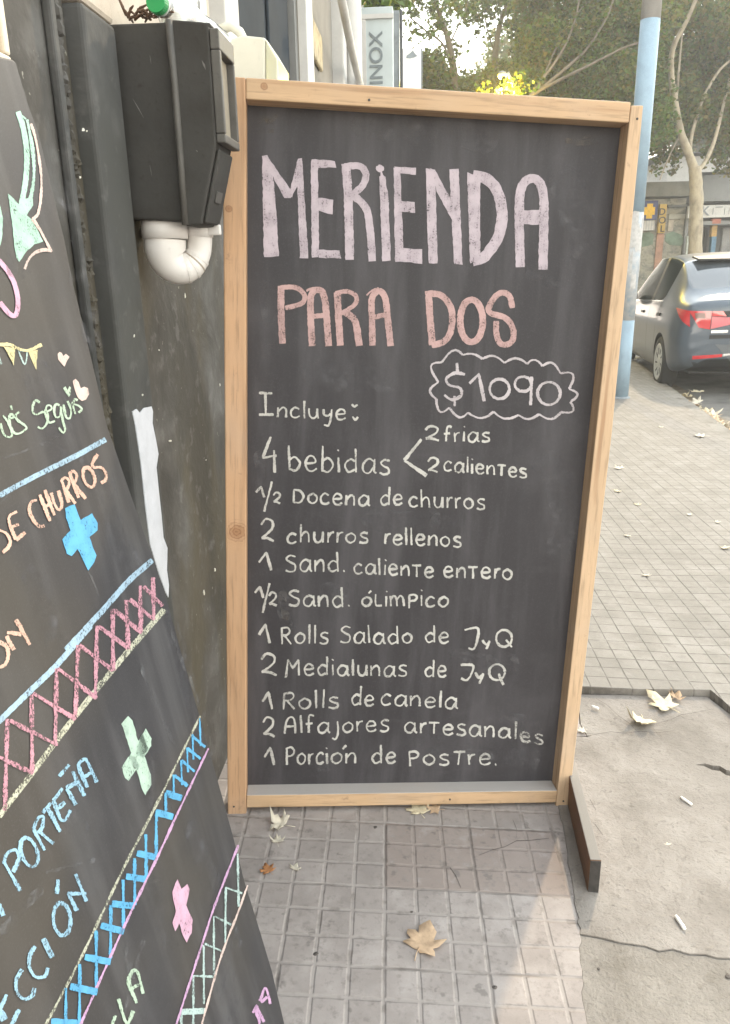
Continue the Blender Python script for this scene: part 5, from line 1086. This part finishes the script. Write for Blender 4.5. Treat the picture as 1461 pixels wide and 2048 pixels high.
        mb.add(tp+bt_, fs+fs2+sides); ob = mb.build(name, mat, par, smooth=True, local=True)
        try: ob.data.set_sharp_from_angle(angle=R(40))
        except Exception: pass
        if label: ob['label'] = label
        return ob
    X0 = -1
    for s_ in (1, -1):
        t = patch('tail_light', m_r, [(X0,.735*s_,.908),(X0,.515*s_,.905),(X0,.515*s_,.715),(X0,.63*s_,.735)], (1,0,0), .008)
        patch('tail_light', m_r, [(X0,.508*s_,.905),(X0,.40*s_,.905),(X0,.36*s_,.85),(X0,.508*s_,.85)], (1,0,0), .008)
        patch('lower_lens', m_r2, [(X0,.508*s_,.845),(X0,.14*s_,.835),(X0,.20*s_,.79),(X0,.508*s_,.72)], (1,0,0), .009, t)
        patch('clear_lens', paint('lens_brown', (.22,.12,.10), .2), [(X0,.68*s_,.885),(X0,.58*s_,.885),(X0,.57*s_,.83),(X0,.67*s_,.83)], (1,0,0), .014, t)
        patch('tail_light', m_r, [(.27-.375,(.84+.33)*s_,.93),(.02-.375,(.735+.33)*s_,.908),(.02-.375,(.70+.33)*s_,.742),(.12-.375,(.80+.33)*s_,.83)], (.75,-.66*s_,0), .008)
        patch('reflector', m_r, [(X0,.66*s_,.435),(X0,.36*s_,.455),(X0,.36*s_,.425),(X0,.66*s_,.395)], (1,0,0), .010)
        patch('chrome_strip', m_ch, [(X0,.355*s_,.456),(X0,.16*s_,.475),(X0,.22*s_,.45),(X0,.355*s_,.427)], (1,0,0), .008)
        # doors: handle, seams, window line
        patch('door_handle', m_k, [(1.02,1.3*s_,.84),(.86,1.3*s_,.845),(.86,1.3*s_,.81),(1.02,1.3*s_,.805)], (0,-s_,0), .014)
        patch('door_handle', m_k, [(2.0,1.3*s_,.825),(1.84,1.3*s_,.83),(1.84,1.3*s_,.80),(2.0,1.3*s_,.795)], (0,-s_,0), .014)
        for xs in (.98, 1.53, 2.6): patch('door_seam', m_k, [(xs,1.3*s_,.93),(xs+.008,1.3*s_,.93),(xs+.008+(.1 if xs < 1 else 0),1.3*s_,.28),(xs+(.1 if xs < 1 else 0),1.3*s_,.28)], (0,-s_,0), .0006, body, 8)
        patch('window_trim', m_ch, [(.93,1.3*s_,.985),(2.62,1.3*s_,.935),(2.62,1.3*s_,.922),(.93,1.3*s_,.970)], (0,-s_,0), .003, body, 10)
        mr = MB().lathe([(.01,0),(.06,.015),(.085,.05),(.08,.10),(.05,.12),(.01,.125)], (2.55, s_*.90, .98), (-.25,.1*s_,0.02), 16); mr.build('wing_mirror', m_p, root, smooth=True, local=True)
    patch('light_bar', m_k, [(X0,-.42,.905),(X0,.42,.905),(X0,.42,.845),(X0,-.42,.845)], (1,0,0), .006, sub=8)
    patch('badge', m_ch, [(X0,.50,.705),(X0,.33,.710),(X0,.33,.680),(X0,.50,.675)], (1,0,0), .006)
    patch('badge', m_k, [(X0,.51,.655),(X0,.12,.665),(X0,.12,.625),(X0,.51,.615)], (1,0,0), .006, label='dark badge strip')
    patch('rear_panel', paint('bumper_grey', (.10,.11,.12), .45, .1), [(X0,-.44,.555),(X0,.44,.555),(X0,.26,.37),(X0,-.26,.37)], (1,0,0), .005, sub=8)
    patch('number_plate', paint('plate_white', (.6,.6,.6), .4), [(X0,-.2,.70),(X0,.12,.70),(X0,.12,.60),(X0,-.2,.60)], (1,0,0), .012)
    patch('lower_bumper', m_k, [(X0,-.66,.365),(X0,.66,.365),(X0,.62,.31),(X0,-.62,.31)], (1,0,0), .004, sub=8)
    sp_ = MB(); sp_.prism([(.88,-.56,1.455),(.88,.56,1.455),(.70,.53,1.42),(.70,-.53,1.42)], (0,0,.022)); sp_.build('spoiler', m_k, root, local=True, bevel=.006)
    # axle, underbody and wheels
    MB().box((.35,-.6,.20),(3.6,.6,.30)).build('underbody', m_k, root, local=True)
    for wx in (.70, 3.30):
        for s_ in (1, -1):
            wr = thing('wheel', None, None, (0,0,0)); wr.matrix_world = Matrix.Identity(4); wr.parent = root; wr.location = (wx, s_*.775, .295)
            if s_ < 0: wr.rotation_euler = (0,0,math.pi)
            MB().lathe([(.19,-.09),(.275,-.088),(.292,-.07),(.295,-.03),(.295,.03),(.292,.065),(.277,.085),(.215,.09),(.20,.07)], (0,0,0), (0,1,0), 44).build('tyre', m_t, wr, smooth=True, local=True)
            hub = MB().lathe([(.01,.078),(.03,.080),(.04,.074),(.15,.078),(.185,.086),(.205,.093),(.212,.088),(.212,.03)], (0,0,0), (0,1,0), 40)
            hub.build('hubcap', m_rim_, wr, smooth=True, local=True)
            sl_ = MB()
            for k in range(9):
                th = 2*math.pi*k/9; c_, s2_ = math.cos(th), math.sin(th); pp_ = []
                for rr_, ww in ((.085,.004),(.12,.008),(.16,.012),(.16,-.012),(.12,-.008),(.085,-.004)): pp_.append((rr_*c_-ww*s2_+.02*s2_, .0775+(.004 if rr_ > .15 else 0), rr_*s2_+ww*c_-.02*c_))
                sl_.prism(pp_, (0,.003,0))
            sl_.build('slots', m_k, wr, local=True)
    return root
car()
# second car further up, only its roof showing over the first one
